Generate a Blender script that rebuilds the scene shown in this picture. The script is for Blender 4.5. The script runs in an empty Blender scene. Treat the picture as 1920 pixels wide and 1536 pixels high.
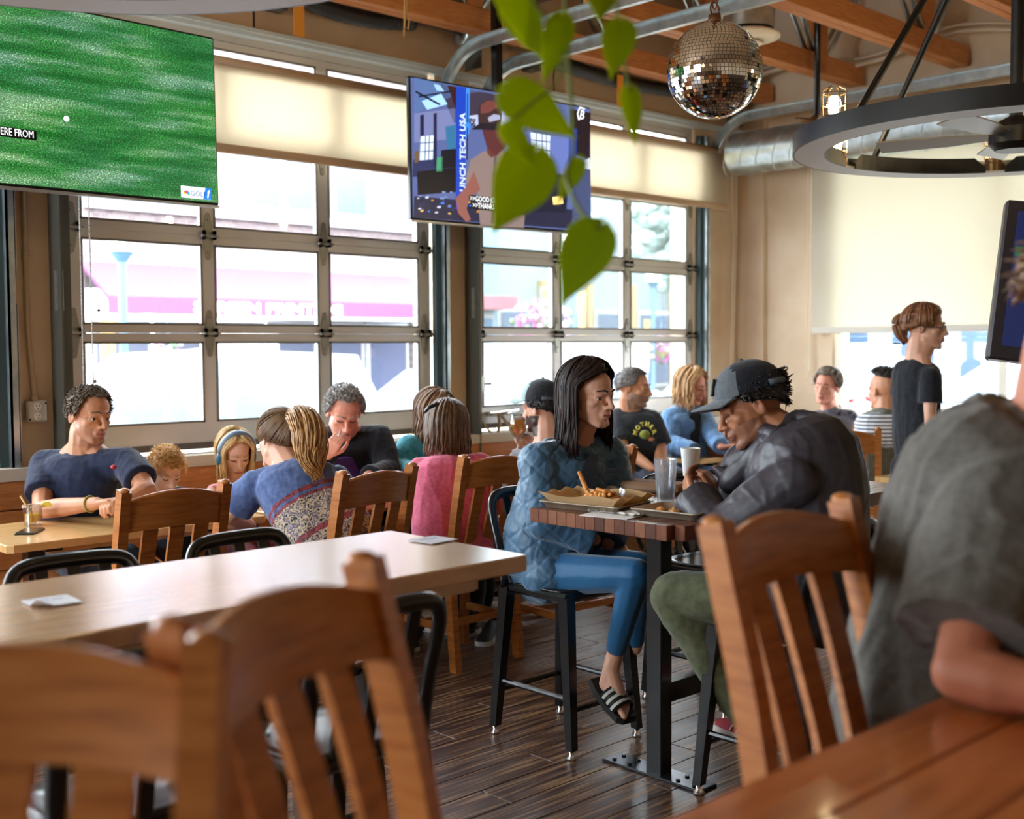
import bpy, bmesh, math, random
import numpy as np
from mathutils import Vector, Matrix, noise
random.seed(7); np.random.seed(7)
SC = bpy.context.scene
COL = SC.collection
R = math.radians

# ---------------------------------------------------------------- camera
FPX, CH = 2186.3, 1.5
YAW, PITCH, ROLL = R(46.51), R(3.015), R(-0.35)
FW = Vector((math.cos(YAW)*math.cos(PITCH), math.sin(YAW)*math.cos(PITCH), -math.sin(PITCH)))
RT0 = Vector((math.sin(YAW), -math.cos(YAW), 0)); UP0 = RT0.cross(FW)
RT = RT0*math.cos(ROLL) + UP0*math.sin(ROLL); UP = UP0*math.cos(ROLL) - RT0*math.sin(ROLL)
CAM = Vector((0, 0, CH))
cd = bpy.data.cameras.new('camera'); cam = bpy.data.objects.new('camera', cd); COL.objects.link(cam)
cd.sensor_width = 36; cd.lens = FPX/1920*36; cd.clip_start = .05; cd.clip_end = 200
cam.matrix_world = Matrix((( RT.x, UP.x, -FW.x, 0), (RT.y, UP.y, -FW.y, 0), (RT.z, UP.z, -FW.z, CH), (0,0,0,1)))
cd.dof.use_dof = True; cd.dof.focus_distance = 4.5; cd.dof.aperture_fstop = 2.2; cd.dof.aperture_blades = 9
SC.camera = cam

# ---------------------------------------------------------------- sky, exposure
w = bpy.data.worlds.new('overcast_sky'); SC.world = w; w.use_nodes = True
bg = w.node_tree.nodes['Background']; bg.inputs[0].default_value = (.90, .96, 1.0, 1); bg.inputs[1].default_value = 12.5
SC.view_settings.view_transform = 'Standard'; SC.view_settings.look = 'None'
SC.view_settings.exposure = 1.0; SC.view_settings.gamma = 1
SC.cycles.use_denoising = True
SC.cycles.use_adaptive_sampling = True; SC.cycles.adaptive_threshold = .045
SC.cycles.max_bounces = 7; SC.cycles.diffuse_bounces = 4; SC.cycles.glossy_bounces = 3; SC.cycles.transmission_bounces = 4; SC.cycles.transparent_max_bounces = 12
SC.cycles.sample_clamp_indirect = 6; SC.cycles.caustics_reflective = False; SC.cycles.caustics_refractive = False
DW = 5.9          # window wall
EX = 8.27         # end wall
def area(name, loc, rot, sx, sy, energy=0, portal=False, col=(1,1,1)):
    l = bpy.data.lights.new(name, 'AREA'); l.shape = 'RECTANGLE'; l.size = sx; l.size_y = sy; l.energy = energy; l.color = col
    o = bpy.data.objects.new(name, l); COL.objects.link(o); o.location = loc; o.rotation_euler = rot
    if portal: l.cycles.is_portal = True
    return o
for k in range(4):                                           # daylight enters by the garage doors and the end windows
    area('daylight_portal', (3.66 + 2.78*(1-k), DW+.08, 2.13), (R(-90),0,0), 2.36, 2.3, 1, True)
for y in (4.0,): area('daylight_portal', (-5.08, y, 2.0), (0,R(-90),0), 2.6, 2.5, 1, True)  # portal of the added left window that fills the interior
for y in (4.31, 2.95): area('daylight_portal', (EX+.1, y, 2.1), (0,R(90),0), 2.3, 1.3, 1, True)

# ---------------------------------------------------------------- helpers
def lin(c):
    return tuple((x/255/12.92 if x <= 10 else ((x/255+.055)/1.055)**2.4) for x in c)
MATS = {}
def mat(name, col, rough=.6, metal=0, emit=0, trans=0, spec=.5, coat=0, alpha=1, sheen=0):
    if name in MATS: return MATS[name]
    m = bpy.data.materials.new(name); m.use_nodes = True
    b = m.node_tree.nodes['Principled BSDF']; c = lin(col)
    b.inputs['Base Color'].default_value = (*c, 1); b.inputs['Roughness'].default_value = rough; b.inputs['Metallic'].default_value = metal
    b.inputs['Specular IOR Level'].default_value = spec
    if emit: b.inputs['Emission Color'].default_value = (*c, 1); b.inputs['Emission Strength'].default_value = emit
    if trans: b.inputs['Transmission Weight'].default_value = trans; b.inputs['IOR'].default_value = 1.45
    if coat: b.inputs['Coat Weight'].default_value = coat; b.inputs['Coat Roughness'].default_value = .08 if coat < .9 else .22
    if sheen: b.inputs['Sheen Weight'].default_value = sheen
    m.diffuse_color = (*c, 1); MATS[name] = m
    return m
def ramp(nt, fac, stops):
    r = nt.nodes.new('ShaderNodeValToRGB'); e = r.color_ramp.elements
    while len(e) < len(stops): e.new(.5)
    for i, (p, c) in enumerate(stops): e[i].position = p; e[i].color = (*lin(c), 1)
    nt.links.new(fac, r.inputs[0]); return r
def tex(name, stops, scale=(1,1,1), nscale=5, detail=4, kind='NOISE', rough=.6, bump=0, metal=0, coat=0, spec=.5, dist=0, sheen=0, rand=0):
    """colour and fine relief from a noise or wave in object space"""
    if name in MATS: return MATS[name]
    m = mat(name, stops[0][1], rough, metal, coat=coat, spec=spec, sheen=sheen); nt = m.node_tree; b = nt.nodes['Principled BSDF']
    tc = nt.nodes.new('ShaderNodeTexCoord'); mp = nt.nodes.new('ShaderNodeMapping'); mp.inputs['Scale'].default_value = scale
    nt.links.new(tc.outputs['Object'], mp.inputs[0])
    if rand:
        oi = nt.nodes.new('ShaderNodeObjectInfo'); ml = nt.nodes.new('ShaderNodeMath'); ml.operation = 'MULTIPLY'; ml.inputs[1].default_value = rand
        cb = nt.nodes.new('ShaderNodeCombineXYZ'); nt.links.new(oi.outputs['Random'], ml.inputs[0])
        for i in range(3): nt.links.new(ml.outputs[0], cb.inputs[i])
        nt.links.new(cb.outputs[0], mp.inputs['Location'])
    if kind == 'NOISE':
        n = nt.nodes.new('ShaderNodeTexNoise'); n.inputs['Scale'].default_value = nscale; n.inputs['Detail'].default_value = detail; n.inputs['Distortion'].default_value = dist
        out = n.outputs['Fac']
    elif kind == 'VORONOI':
        n = nt.nodes.new('ShaderNodeTexVoronoi'); n.inputs['Scale'].default_value = nscale; out = n.outputs['Distance']
    else:
        n = nt.nodes.new('ShaderNodeTexWave'); n.inputs['Scale'].default_value = nscale; n.inputs['Detail'].default_value = detail; n.inputs['Distortion'].default_value = dist
        n.bands_direction = kind; out = n.outputs['Fac']
    nt.links.new(mp.outputs[0], n.inputs['Vector'])
    r = ramp(nt, out, stops); nt.links.new(r.outputs[0], b.inputs['Base Color'])
    if bump:
        bp = nt.nodes.new('ShaderNodeBump'); bp.inputs['Strength'].default_value = bump; bp.inputs['Distance'].default_value = .01
        nt.links.new(out, bp.inputs['Height']); nt.links.new(bp.outputs[0], b.inputs['Normal'])
    return m
def glassy(name, tint=(255,255,255), gloss=.06, rough=.0):
    """clear sheet or vessel: transparent with a grazing reflection"""
    if name in MATS: return MATS[name]
    m = bpy.data.materials.new(name); m.use_nodes = True; nt = m.node_tree; nt.nodes.clear()
    o = nt.nodes.new('ShaderNodeOutputMaterial'); t = nt.nodes.new('ShaderNodeBsdfTransparent'); t.inputs[0].default_value = (*lin(tint), 1)
    g = nt.nodes.new('ShaderNodeBsdfGlossy'); g.inputs['Roughness'].default_value = rough
    lw = nt.nodes.new('ShaderNodeLayerWeight'); lw.inputs[0].default_value = .35
    ma = nt.nodes.new('ShaderNodeMath'); ma.operation = 'MULTIPLY_ADD'; ma.inputs[1].default_value = .4; ma.inputs[2].default_value = gloss
    mx = nt.nodes.new('ShaderNodeMixShader'); nt.links.new(lw.outputs['Fresnel'], ma.inputs[0]); nt.links.new(ma.outputs[0], mx.inputs[0])
    nt.links.new(t.outputs[0], mx.inputs[1]); nt.links.new(g.outputs[0], mx.inputs[2]); nt.links.new(mx.outputs[0], o.inputs[0])
    MATS[name] = m; return m
def translucent(name, col, tcol, mixf=.5):
    if name in MATS: return MATS[name]
    m = bpy.data.materials.new(name); m.use_nodes = True; nt = m.node_tree; nt.nodes.clear()
    o = nt.nodes.new('ShaderNodeOutputMaterial'); d = nt.nodes.new('ShaderNodeBsdfDiffuse'); d.inputs[0].default_value = (*lin(col), 1)
    t = nt.nodes.new('ShaderNodeBsdfTranslucent'); t.inputs[0].default_value = (*lin(tcol), 1)
    mx = nt.nodes.new('ShaderNodeMixShader'); mx.inputs[0].default_value = mixf
    nt.links.new(d.outputs[0], mx.inputs[1]); nt.links.new(t.outputs[0], mx.inputs[2]); nt.links.new(mx.outputs[0], o.inputs[0])
    MATS[name] = m; return m

V = Vector
def basis(d, up=V((0,0,1))):
    d = d.normalized(); s = d.cross(up)
    if s.length < 1e-4: s = d.cross(V((0,1,0)))
    s.normalize(); return s, s.cross(d).normalized(), d
class G:
    """collects closed shapes; build() links them as one mesh object"""
    def __init__(s): s.v = []; s.f = []; s.mi = []; s.cur = 0
    def add(s, vs, fs):
        o = len(s.v); s.v += [tuple(x) for x in vs]; s.f += [tuple(i+o for i in f) for f in fs]; s.mi += [s.cur]*len(fs); return s
    def box(s, c, d, M=None):
        x, y, z = d[0]/2, d[1]/2, d[2]/2; c = V(c)
        vs = [V((a,b,e)) for a in (-x,x) for b in (-y,y) for e in (-z,z)]
        vs = [(M @ q if M else q) + c for q in vs]
        return s.add(vs, [(0,1,3,2),(4,6,7,5),(0,4,5,1),(2,3,7,6),(0,2,6,4),(1,5,7,3)])
    def bx(s, x0, x1, y0, y1, z0, z1): return s.box(((x0+x1)/2,(y0+y1)/2,(z0+z1)/2), (x1-x0,y1-y0,z1-z0))
    def cbox(s, c, d, b, M=None):
        """box with chamfered edges"""
        c = V(c); h = [q/2 for q in d]; vs = []; idx = {}
        for sx in (-1,1):
            for sy in (-1,1):
                for sz in (-1,1):
                    sg = (sx,sy,sz)
                    for ax in range(3):
                        p = V([sg[i]*(h[i] - (0 if i == ax else b)) for i in range(3)])
                        idx[sg,ax] = len(vs); vs.append((M @ p if M else p) + c)
        fs = []
        for ax in range(3):
            a, b2 = [i for i in range(3) if i != ax]
            for sg in (-1,1):
                q = []
                for (u, w2) in ((-1,-1),(1,-1),(1,1),(-1,1)):
                    k = [0,0,0]; k[ax] = sg; k[a] = u; k[b2] = w2; q.append(idx[tuple(k),ax])
                fs.append(q if (sg > 0) == (ax != 1) else q[::-1])
        for ax in range(3):                      # edges along ax
            a, b2 = [i for i in range(3) if i != ax]
            for u in (-1,1):
                for w2 in (-1,1):
                    k0 = [0,0,0]; k0[a] = u; k0[b2] = w2; k1 = list(k0); k0[ax] = -1; k1[ax] = 1; k0 = tuple(k0); k1 = tuple(k1)
                    fs.append((idx[k0,a], idx[k1,a], idx[k1,b2], idx[k0,b2]))
        for sx in (-1,1):
            for sy in (-1,1):
                for sz in (-1,1): fs.append(tuple(idx[(sx,sy,sz),i] for i in range(3)))
        return s.add(vs, fs)
    def loft(s, rings, cap=True, closed=False):
        n = len(rings[0]); vs = [p for r in rings for p in r]; fs = []
        m = len(rings)
        for i in range(m if closed else m-1):
            for j in range(n):
                a = i*n+j; b = i*n+(j+1) % n; c = ((i+1) % m)*n+(j+1) % n; d = ((i+1) % m)*n+j
                fs.append((a,b,c,d))
        if cap and not closed: fs += [tuple(range(n))[::-1], tuple(range((m-1)*n, m*n))]
        return s.add(vs, fs)
    def tube(s, pts, r, n=8, cap=True, up=V((0,0,1)), flat=1.0, closed=False):
        pts = [V(p) for p in pts]; rs = r if isinstance(r, (list, tuple)) else [r]*len(pts); rings = []
        m = len(pts); prev = None
        for i, p in enumerate(pts):
            if closed: t = pts[(i+1) % m]-pts[i-1]
            else: t = pts[min(i+1,m-1)]-pts[max(i-1,0)]
            t = t.normalized()
            if prev is None: a, b, _ = basis(t, up)
            else:
                a = prev - t*prev.dot(t)
                a = a.normalized() if a.length > 1e-5 else basis(t, up)[0]
                b = a.cross(t)
            prev = a
            rings.append([p + a*(math.cos(2*math.pi*k/n)*rs[i]) + b*(math.sin(2*math.pi*k/n)*rs[i]*flat) for k in range(n)])
        return s.loft(rings, cap, closed)
    def cyl(s, p0, p1, r0, r1=None, n=12): return s.tube([p0, p1], [r0, r0 if r1 is None else r1], n)
    def cap(s, p0, p1, r0, r1, n=10):
        """round-ended tapered limb"""
        p0, p1 = V(p0), V(p1); d = p1-p0
        if d.length < 1e-5: return s.ell(p0, (r0,r0,r0))
        a, b, t = basis(d); rings = []
        for k in (-80,-50,-22,0): q = R(k); rings.append((p0+t*(r0*math.sin(q)), r0*math.cos(q)))
        for k in (0,22,50,80): q = R(k); rings.append((p1+t*(r1*math.sin(q)), r1*math.cos(q)))
        return s.loft([[c+a*(math.cos(2*math.pi*j/n)*r)+b*(math.sin(2*math.pi*j/n)*r) for j in range(n)] for c, r in rings])
    def ell(s, c, r, M=None, n=14, m=9):
        c = V(c); vs = []; fs = []
        for i in range(1, m):
            th = math.pi*i/m
            for j in range(n):
                ph = 2*math.pi*j/n; p = V((r[0]*math.sin(th)*math.cos(ph), r[1]*math.sin(th)*math.sin(ph), r[2]*math.cos(th)))
                vs.append((M @ p if M else p)+c)
        t = V((0,0,r[2])); k = len(vs); vs += [(M @ t if M else t)+c, -(M @ t if M else t)+c]
        for i in range(m-2):
            for j in range(n): fs.append((i*n+j, (i+1)*n+j, (i+1)*n+(j+1) % n, i*n+(j+1) % n))
        for j in range(n): fs += [(k, j, (j+1) % n), (k+1, (m-2)*n+(j+1) % n, (m-2)*n+j)]
        return s.add(vs, fs)
    def lathe(s, prof, c=(0,0,0), n=20, M=None):
        """closed profile (r, z) turned round the z axis"""
        c = V(c); rings = []
        for k in range(n):
            a = 2*math.pi*k/n; ring = [V((r*math.cos(a), r*math.sin(a), z)) for r, z in prof]
            rings.append([(M @ p if M else p)+c for p in ring])
        m = len(prof); vs = [p for r in rings for p in r]; fs = []
        for i in range(n):
            for j in range(m): fs.append((i*m+j, ((i+1) % n)*m+j, ((i+1) % n)*m+(j+1) % m, i*m+(j+1) % m))
        return s.add(vs, fs)
    def prism(s, pts, th, O=(0,0,0), U=(1,0,0), W=(0,0,1)):
        """outline (u, w) given thickness th along U x W, centred"""
        O, U, W = V(O), V(U).normalized(), V(W).normalized(); N = U.cross(W).normalized(); n = len(pts)
        vs = [O+U*a+W*b-N*th/2 for a, b in pts] + [O+U*a+W*b+N*th/2 for a, b in pts]
        fs = [tuple(range(n))[::-1], tuple(range(n, 2*n))] + [(i, (i+1) % n, n+(i+1) % n, n+i) for i in range(n)]
        return s.add(vs, fs)
    def sweep(s, pts, wd, th, side):
        """flat bar of width wd (along side) and thickness th following pts"""
        pts = [V(p) for p in pts]; side = V(side).normalized(); rings = []
        for i, p in enumerate(pts):
            t = (pts[min(i+1,len(pts)-1)]-pts[max(i-1,0)]).normalized(); n = t.cross(side).normalized()
            ww = wd[i] if isinstance(wd, (list,tuple)) else wd
            rings.append([p+side*ww/2+n*th/2, p-side*ww/2+n*th/2, p-side*ww/2-n*th/2, p+side*ww/2-n*th/2])
        return s.loft(rings)
    def mesh(s, name, mats, smooth=False):
        me = bpy.data.meshes.new(name); me.from_pydata(s.v, [], s.f); me.update()
        mats = mats if isinstance(mats, (list, tuple)) else [mats]
        for m in mats: me.materials.append(m)
        if len(mats) > 1: me.polygons.foreach_set('material_index', s.mi)
        if smooth:
            me.polygons.foreach_set('use_smooth', [True]*len(me.polygons))
            if smooth is not True:
                try: me.set_sharp_from_angle(angle=R(smooth))
                except Exception: pass
        bm = bmesh.new(); bm.from_mesh(me); bmesh.ops.recalc_face_normals(bm, faces=bm.faces); bm.to_mesh(me); bm.free()
        return me
    def build(s, name, mats, parent=None, smooth=False, loc=None):
        o = bpy.data.objects.new(name, s.mesh(name, mats, smooth)); COL.objects.link(o)
        if parent: o.parent = parent
        if loc is not None: o.location = loc
        return o
def tag(o, label=None, cat=None, group=None, kind=None):
    if label: o['label'] = label
    if cat: o['category'] = cat
    if group: o['group'] = group
    if kind: o['kind'] = kind
    return o
def thing(name, label, cat, loc=(0,0,0), rz=0, group=None):
    o = bpy.data.objects.new(name, None); COL.objects.link(o); o.empty_display_size = .1
    o.location = loc; o.rotation_euler = (0,0,rz); return tag(o, label, cat, group)
def copy_tree(o, parent=None):
    c = o.copy(); COL.objects.link(c); c.parent = parent
    for ch in list(o.children): copy_tree(ch, c)
    return c
def dup(o, loc, rz, label, group=None):
    c = copy_tree(o); c.location = loc; c.rotation_euler = (0,0,rz); c['label'] = label
    if group: c['group'] = group
    return c
def struct(o, label=None): return tag(o, label, None, None, 'structure')
def text(name, s, size, M, m, parent=None, ext=.002, align='LEFT', sx=1.0, bold=0):
    cu = bpy.data.curves.new(name, 'FONT'); cu.body = s; cu.size = size; cu.extrude = ext; cu.align_x = align; cu.offset = bold; cu.resolution_u = 2
    t = bpy.data.objects.new(name, cu); COL.objects.link(t)
    me = bpy.data.meshes.new_from_object(t.evaluated_get(bpy.context.evaluated_depsgraph_get())); bpy.data.objects.remove(t)
    me.materials.clear(); me.materials.append(m); me.transform(Matrix.Diagonal((sx,1,1,1))); me.transform(M)
    o = bpy.data.objects.new(name, me); COL.objects.link(o)
    if parent: o.parent = parent
    return o
def frame(x, y, z, o): return Matrix(((x[0],y[0],z[0],o[0]),(x[1],y[1],z[1],o[1]),(x[2],y[2],z[2],o[2]),(0,0,0,1)))
# survey of the photograph: a sight line met with a level, a wall-parallel plane or a distance
def sight(px, py): return FW + RT*((px-960)/FPX) - UP*((py-768)/FPX)
def onz(px, py, z): d = sight(px,py); return CAM + d*((z-CH)/d.z)
def ony(px, py, y): d = sight(px,py); return CAM + d*(y/d.y)
def onx(px, py, x): d = sight(px,py); return CAM + d*(x/d.x)
def Q(px, py, d): return CAM + sight(px,py)*d

# ---------------------------------------------------------------- materials
WALL = tex('painted_plaster', [(.35,(214,190,160)),(.65,(226,205,178))], nscale=3, rough=.8, bump=.12)
HEADER = tex('painted_header_board', [(.3,(196,164,130)),(.7,(208,178,144))], nscale=4, rough=.75, bump=.1)
CEILM = tex('roof_deck_paint', [(.3,(196,172,146)),(.7,(208,186,160))], nscale=2, rough=.9)
ALU = tex('door_aluminium', [(.3,(196,192,186)),(.7,(208,205,200))], nscale=3, rough=.42, metal=.35)
STEEL = tex('galvanised_steel', [(.3,(168,180,182)),(.7,(205,214,216))], nscale=14, rough=.32, metal=.9)
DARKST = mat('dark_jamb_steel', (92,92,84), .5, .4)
CHROME = mat('chrome', (225,225,225), .12, 1)
BLACKM = mat('black_powder_coat', (14,15,18), .28, .2, coat=.3)
BLACKP = mat('black_plastic', (12,12,13), .35)
WHITEP = mat('white_plastic', (236,236,232), .45)
WOOD = tex('oak_chair_wood', [(.25,(146,82,34)),(.5,(176,106,48)),(.8,(192,126,66))], (3,3,22), nscale=3.2, detail=5, rough=.35, bump=.05, coat=.25, rand=30)
WOODT = tex('maple_table_wood', [(.25,(192,144,100)),(.5,(212,166,120)),(.8,(222,182,138))], (2,26,8), nscale=2.4, detail=5, rough=.22, bump=.02, coat=1.0)
WOODF = tex('orange_table_wood', [(.25,(150,78,34)),(.5,(186,104,50)),(.8,(200,122,66))], (2,22,8), nscale=2, detail=5, rough=.28, bump=.03, coat=.3)
BENCHW = tex('bench_pine', [(.25,(166,98,48)),(.5,(190,122,66)),(.8,(204,142,86))], (2.5,20,20), nscale=2.6, detail=6, dist=1.2, rough=.45, bump=.05)
BEAMW = tex('douglas_fir_beam', [(.2,(178,104,50)),(.5,(206,132,74)),(.85,(218,154,98))], (2.2,18,18), nscale=2.8, detail=6, dist=1.5, rough=.5, bump=.06)
for mm in ('maple_table_wood',): MATS[mm].node_tree.nodes['Principled BSDF'].inputs['Coat IOR'].default_value = 3.0
PLANK = None
# ---------------------------------------------------------------- floor
def plank_mat():
    m = mat('striped_floor_plank', (66,46,38), .3, spec=.6); nt = m.node_tree; b = nt.nodes['Principled BSDF']
    tc = nt.nodes.new('ShaderNodeTexCoord'); oi = nt.nodes.new('ShaderNodeObjectInfo')
    ad = nt.nodes.new('ShaderNodeVectorMath'); ad.operation = 'ADD'; sc = nt.nodes.new('ShaderNodeVectorMath'); sc.operation = 'SCALE'; sc.inputs[3].default_value = 3.7
    nt.links.new(oi.outputs['Location'], sc.inputs[0]); nt.links.new(tc.outputs['Object'], ad.inputs[0]); nt.links.new(sc.outputs[0], ad.inputs[1])
    mp = nt.nodes.new('ShaderNodeMapping'); mp.inputs['Scale'].default_value = (1.6, 42, 1); nt.links.new(ad.outputs[0], mp.inputs[0])
    n = nt.nodes.new('ShaderNodeTexNoise'); n.inputs['Scale'].default_value = 1.6; n.inputs['Detail'].default_value = 5; nt.links.new(mp.outputs[0], n.inputs['Vector'])
    r = ramp(nt, n.outputs['Fac'], [(.36,(52,34,30)),(.47,(76,52,44)),(.54,(108,80,60)),(.62,(158,124,88))]); nt.links.new(r.outputs[0], b.inputs['Base Color'])
    r2 = nt.nodes.new('ShaderNodeMapRange'); r2.inputs[3].default_value = .22; r2.inputs[4].default_value = .44; nt.links.new(n.outputs['Fac'], r2.inputs[0]); nt.links.new(r2.outputs[0], b.inputs['Roughness'])
    bp = nt.nodes.new('ShaderNodeBump'); bp.inputs['Strength'].default_value = .16; bp.inputs['Distance'].default_value = .004; nt.links.new(n.outputs['Fac'], bp.inputs['Height']); nt.links.new(bp.outputs[0], b.inputs['Normal'])
    return m
PLANK = plank_mat()
floor = G().bx(-5.2, EX+.2, -4.2, DW+.2, -.12, -.012).build('floor', tex('floor_underlay', [(.3,(46,32,27)),(.7,(84,60,46))], (2,40,1), nscale=1.6, rough=.35))
struct(floor)
pm = G().cbox((0,0,-.006), (1.196,.147,.012), .0015).mesh('plank', PLANK)
for j in range(32):
    y = 1.02+.15*j
    for i in range(8):
        x = .55+1.2*i + (.37*j) % 1.2 - .6
        if x > EX-.5: continue
        o = bpy.data.objects.new('plank', pm); COL.objects.link(o); o.location = (x, y, 0); o.parent = floor

# ---------------------------------------------------------------- window wall: piers, header, garage doors
P0 = 2.543                                   # left glass edge of the middle door; doors repeat every 2.78 m
ZR = [(1.548,1.636),(2.086,2.177),(2.627,2.717),(3.18,3.26)]   # meeting rails
g = G(); g.bx(-5.2, EX, DW-.02, DW+.22, 3.27, 4.5)
for k in range(-2, 2):
    x = P0+2.78*k
    g.bx(x-.42, x-.12, DW-.02, DW+.22, -.1, 3.3)
g.bx(-5.2, P0-2.78*2-.12, DW-.02, DW+.22, -.1, 3.3)
g.bx(P0+2.78+2.30, EX+.2, DW-.02, DW+.22, -.1, 3.3)
g.bx(-5.2, EX, DW+.02, DW+.22, -.1, .93)
wall_back = struct(g.build('wall_window_side', WALL))
g = G(); g.bx(-5, EX, DW-.045, DW-.021, 3.31, 3.66); struct(g.build('trim_1', HEADER))
gj = G()
for x in (3.56, 5.98): gj.bx(x-.006, x+.006, DW-.047, DW-.044, 3.31, 3.66)
gj.build('board_joint', mat('joint_gap', (60,44,34), .9), bpy.data.objects['trim_1'])
g = G(); g.bx(-5, EX, DW-.06, DW+.0, 3.262, 3.308); g.bx(-5, EX, DW-.075, DW-.06, 3.285, 3.308); struct(g.build('trim_2', mat('pale_blue_metal_trim', (214,226,230), .4, .2)))
GLASS = glassy('window_glass', (250,253,255), .03)
HINGE = mat('zinc_hinge', (150,148,138), .38, .8)
def hinge(parent, x, z, yy, s=1):
    g = G(); o = (x, yy, z)
    for sg in (1,-1):
        g.prism([(-.03,.004*sg),(.03,.004*sg),(.03,.03*sg),(.012,.125*sg),(0,.132*sg),(-.012,.125*sg),(-.03,.03*sg)], .005, o)
        g.bx(x-.034, x-.029, yy-.035, yy, z-.02, z+.03); g.bx(x+.029, x+.034, yy-.035, yy, z-.02, z+.03)
        g.cyl((x, yy-.004, z+.09*sg), (x, yy-.009, z+.09*sg), .008, n=6)
    g.cyl((x-.05, yy-.027, z), (x+.05, yy-.027, z), .0085, n=8)
    h = g.build('hinge', HINGE, parent); return h
def garage_door(k, idx, full):
    x0 = P0+2.78*k; xs = [(x0, x0+.69), (x0+.764, x0+1.458), (x0+1.534, x0+2.228)]; xr = x0+2.228
    d = struct(G().bx(x0-.09, xr+.095, DW+.0, DW+.045, .985, 1.097).build('window_%d' % idx, ALU))
    g = G(); g.bx(x0-.09, x0, DW, DW+.045, 1.097, 3.26); g.build('stile', ALU, d)
    g = G(); g.bx(xr, xr+.095, DW, DW+.045, 1.097, 3.26); g.build('stile', ALU, d)
    for a in (0,1):
        g = G(); g.bx(xs[a][1], xs[a+1][0], DW, DW+.045, 1.097, 3.26); g.build('mullion', ALU, d)
    for z0, z1 in ZR:
        g = G(); g.bx(x0, xr, DW-.003, DW+.047, z0, (z0+z1)/2-.001); g.bx(x0, xr, DW-.003, DW+.047, (z0+z1)/2+.002, z1); g.build('rail', ALU, d)
    zs = [(1.097,1.548),(1.636,2.086),(2.177,2.627),(2.717,3.18)]
    for a, b in xs:
        for z0, z1 in zs:
            if full:
                g = G()
                for q in ((a,a+.012,z0,z1),(b-.012,b,z0,z1),(a,b,z0,z0+.012),(a,b,z1-.012,z1)): g.bx(q[0],q[1],DW-.004,DW+.006,q[2],q[3])
                g.build('glazing_bead', mat('glazing_bead_grey', (120,118,112), .5), d)
            g = G(); g.bx(a, b, DW+.018, DW+.022, z0, z1); g.build('pane', GLASS, d)
    g = G(); g.bx(x0-.15, xr+.15, DW-.01, DW+.04, .95, .984); g.build('bottom_seal', mat('rubber_seal', (92,80,70), .7), d)
    if full:
        for (z0, z1) in ZR[:3]:
            z = (z0+z1)/2
            for x in (x0-.045, xs[0][1]+.037, xs[1][1]+.038, xr+.045): hinge(d, x, z, DW-.004)
    # side jamb angles and vertical tracks
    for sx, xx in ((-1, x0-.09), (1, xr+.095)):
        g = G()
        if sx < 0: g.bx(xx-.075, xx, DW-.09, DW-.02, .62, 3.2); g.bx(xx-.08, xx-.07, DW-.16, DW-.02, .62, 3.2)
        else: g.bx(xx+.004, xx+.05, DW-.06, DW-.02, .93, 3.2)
        g.build('jamb_angle', DARKST if sx < 0 else mat('teal_jamb_steel', (70,88,92), .4, .5), d)  # right-hand jamb angle has its own teal colour
        g = G(); xt = xx+.055*sx
        if sx > 0: g.bx(xt-.006, xt+.006, DW-.1, DW-.03, .93, 3.2); g.bx(xt-.006, xt+.034, DW-.1, DW-.094, .93, 3.2); g.bx(xt+.05,xt+.054,DW-.07,DW-.02,.95,1.73); g.bx(xt+.05,xt+.054,DW-.07,DW-.02,1.86,3.2)
        else: g.bx(xt-.004, xt+.004, DW-.12, DW-.09, 1.7, 1.9); g.bx(xt-.03, xt-.02, DW-.12, DW-.09, 1.7, 1.9)
        g.build('track', STEEL, d)
    return d
D1 = garage_door(0, 1, True); D2 = garage_door(1, 2, True)
for k in (-1,-2): garage_door(k, 3-k, False)
g = G()
for x, z in ((2.42,1.32),(2.60,1.34),(2.63,1.71)): g.cyl((x,DW-.002,z),(x,DW-.012,z),.01,n=8)
g.build('bolt', HINGE, D1)
# lock, bracket and pull handle on the right-hand door
g = G(); g.cbox((5.25,DW-.03,1.26),(.1,.05,.1),.004); g.cyl((5.30,DW-.03,1.26),(5.37,DW-.03,1.26),.012)
for z in (1.36,1.345,1.18,1.14,1.1,1.06,1.02): g.cyl((5.22,DW-.004,z),(5.22,DW-.016,z),.009,n=6)
g.bx(5.19,5.26,DW-.012,DW-.002,.97,1.4); g.build('slide_lock', mat('zinc_plate',(188,188,180),.4,.7), D2)
g = G(); g.tube([(5.36,DW-.004,1.05),(5.36,DW-.06,1.05),(5.38,DW-.075,1.052),(5.58,DW-.075,1.062),(5.6,DW-.06,1.064),(5.6,DW-.004,1.064)], .016, 8); g.build('pull_handle', CHROME, D2, True)
ROPE = tex('jute_rope', [(.3,(150,126,98)),(.7,(206,184,152))], (1,1,14), nscale=30, rough=.9, bump=.4)
t = tag(G().tube([(5.40,DW-.08,1.05),(5.385,DW-.1,.98),(5.36,DW-.1,.9),(5.365,DW-.1,.82),(5.36,DW-.1,.74)], .011, 6).tube([(5.42,DW-.08,1.04),(5.47,DW-.11,.96),(5.5,DW-.11,.85),(5.52,DW-.11,.79)], .011, 6).ell((5.515,DW-.11,.8),(.022,.022,.03)).tube([(5.515,DW-.11,.8),(5.53,DW-.11,.7)], .014, 6).tube([(5.23,DW-.03,1.06),(5.3,DW-.08,.95),(5.36,DW-.1,.89)], .009, 6).build('pull_rope', ROPE, None, True), 'knotted jute rope tied to the chrome pull handle', 'rope')

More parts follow.
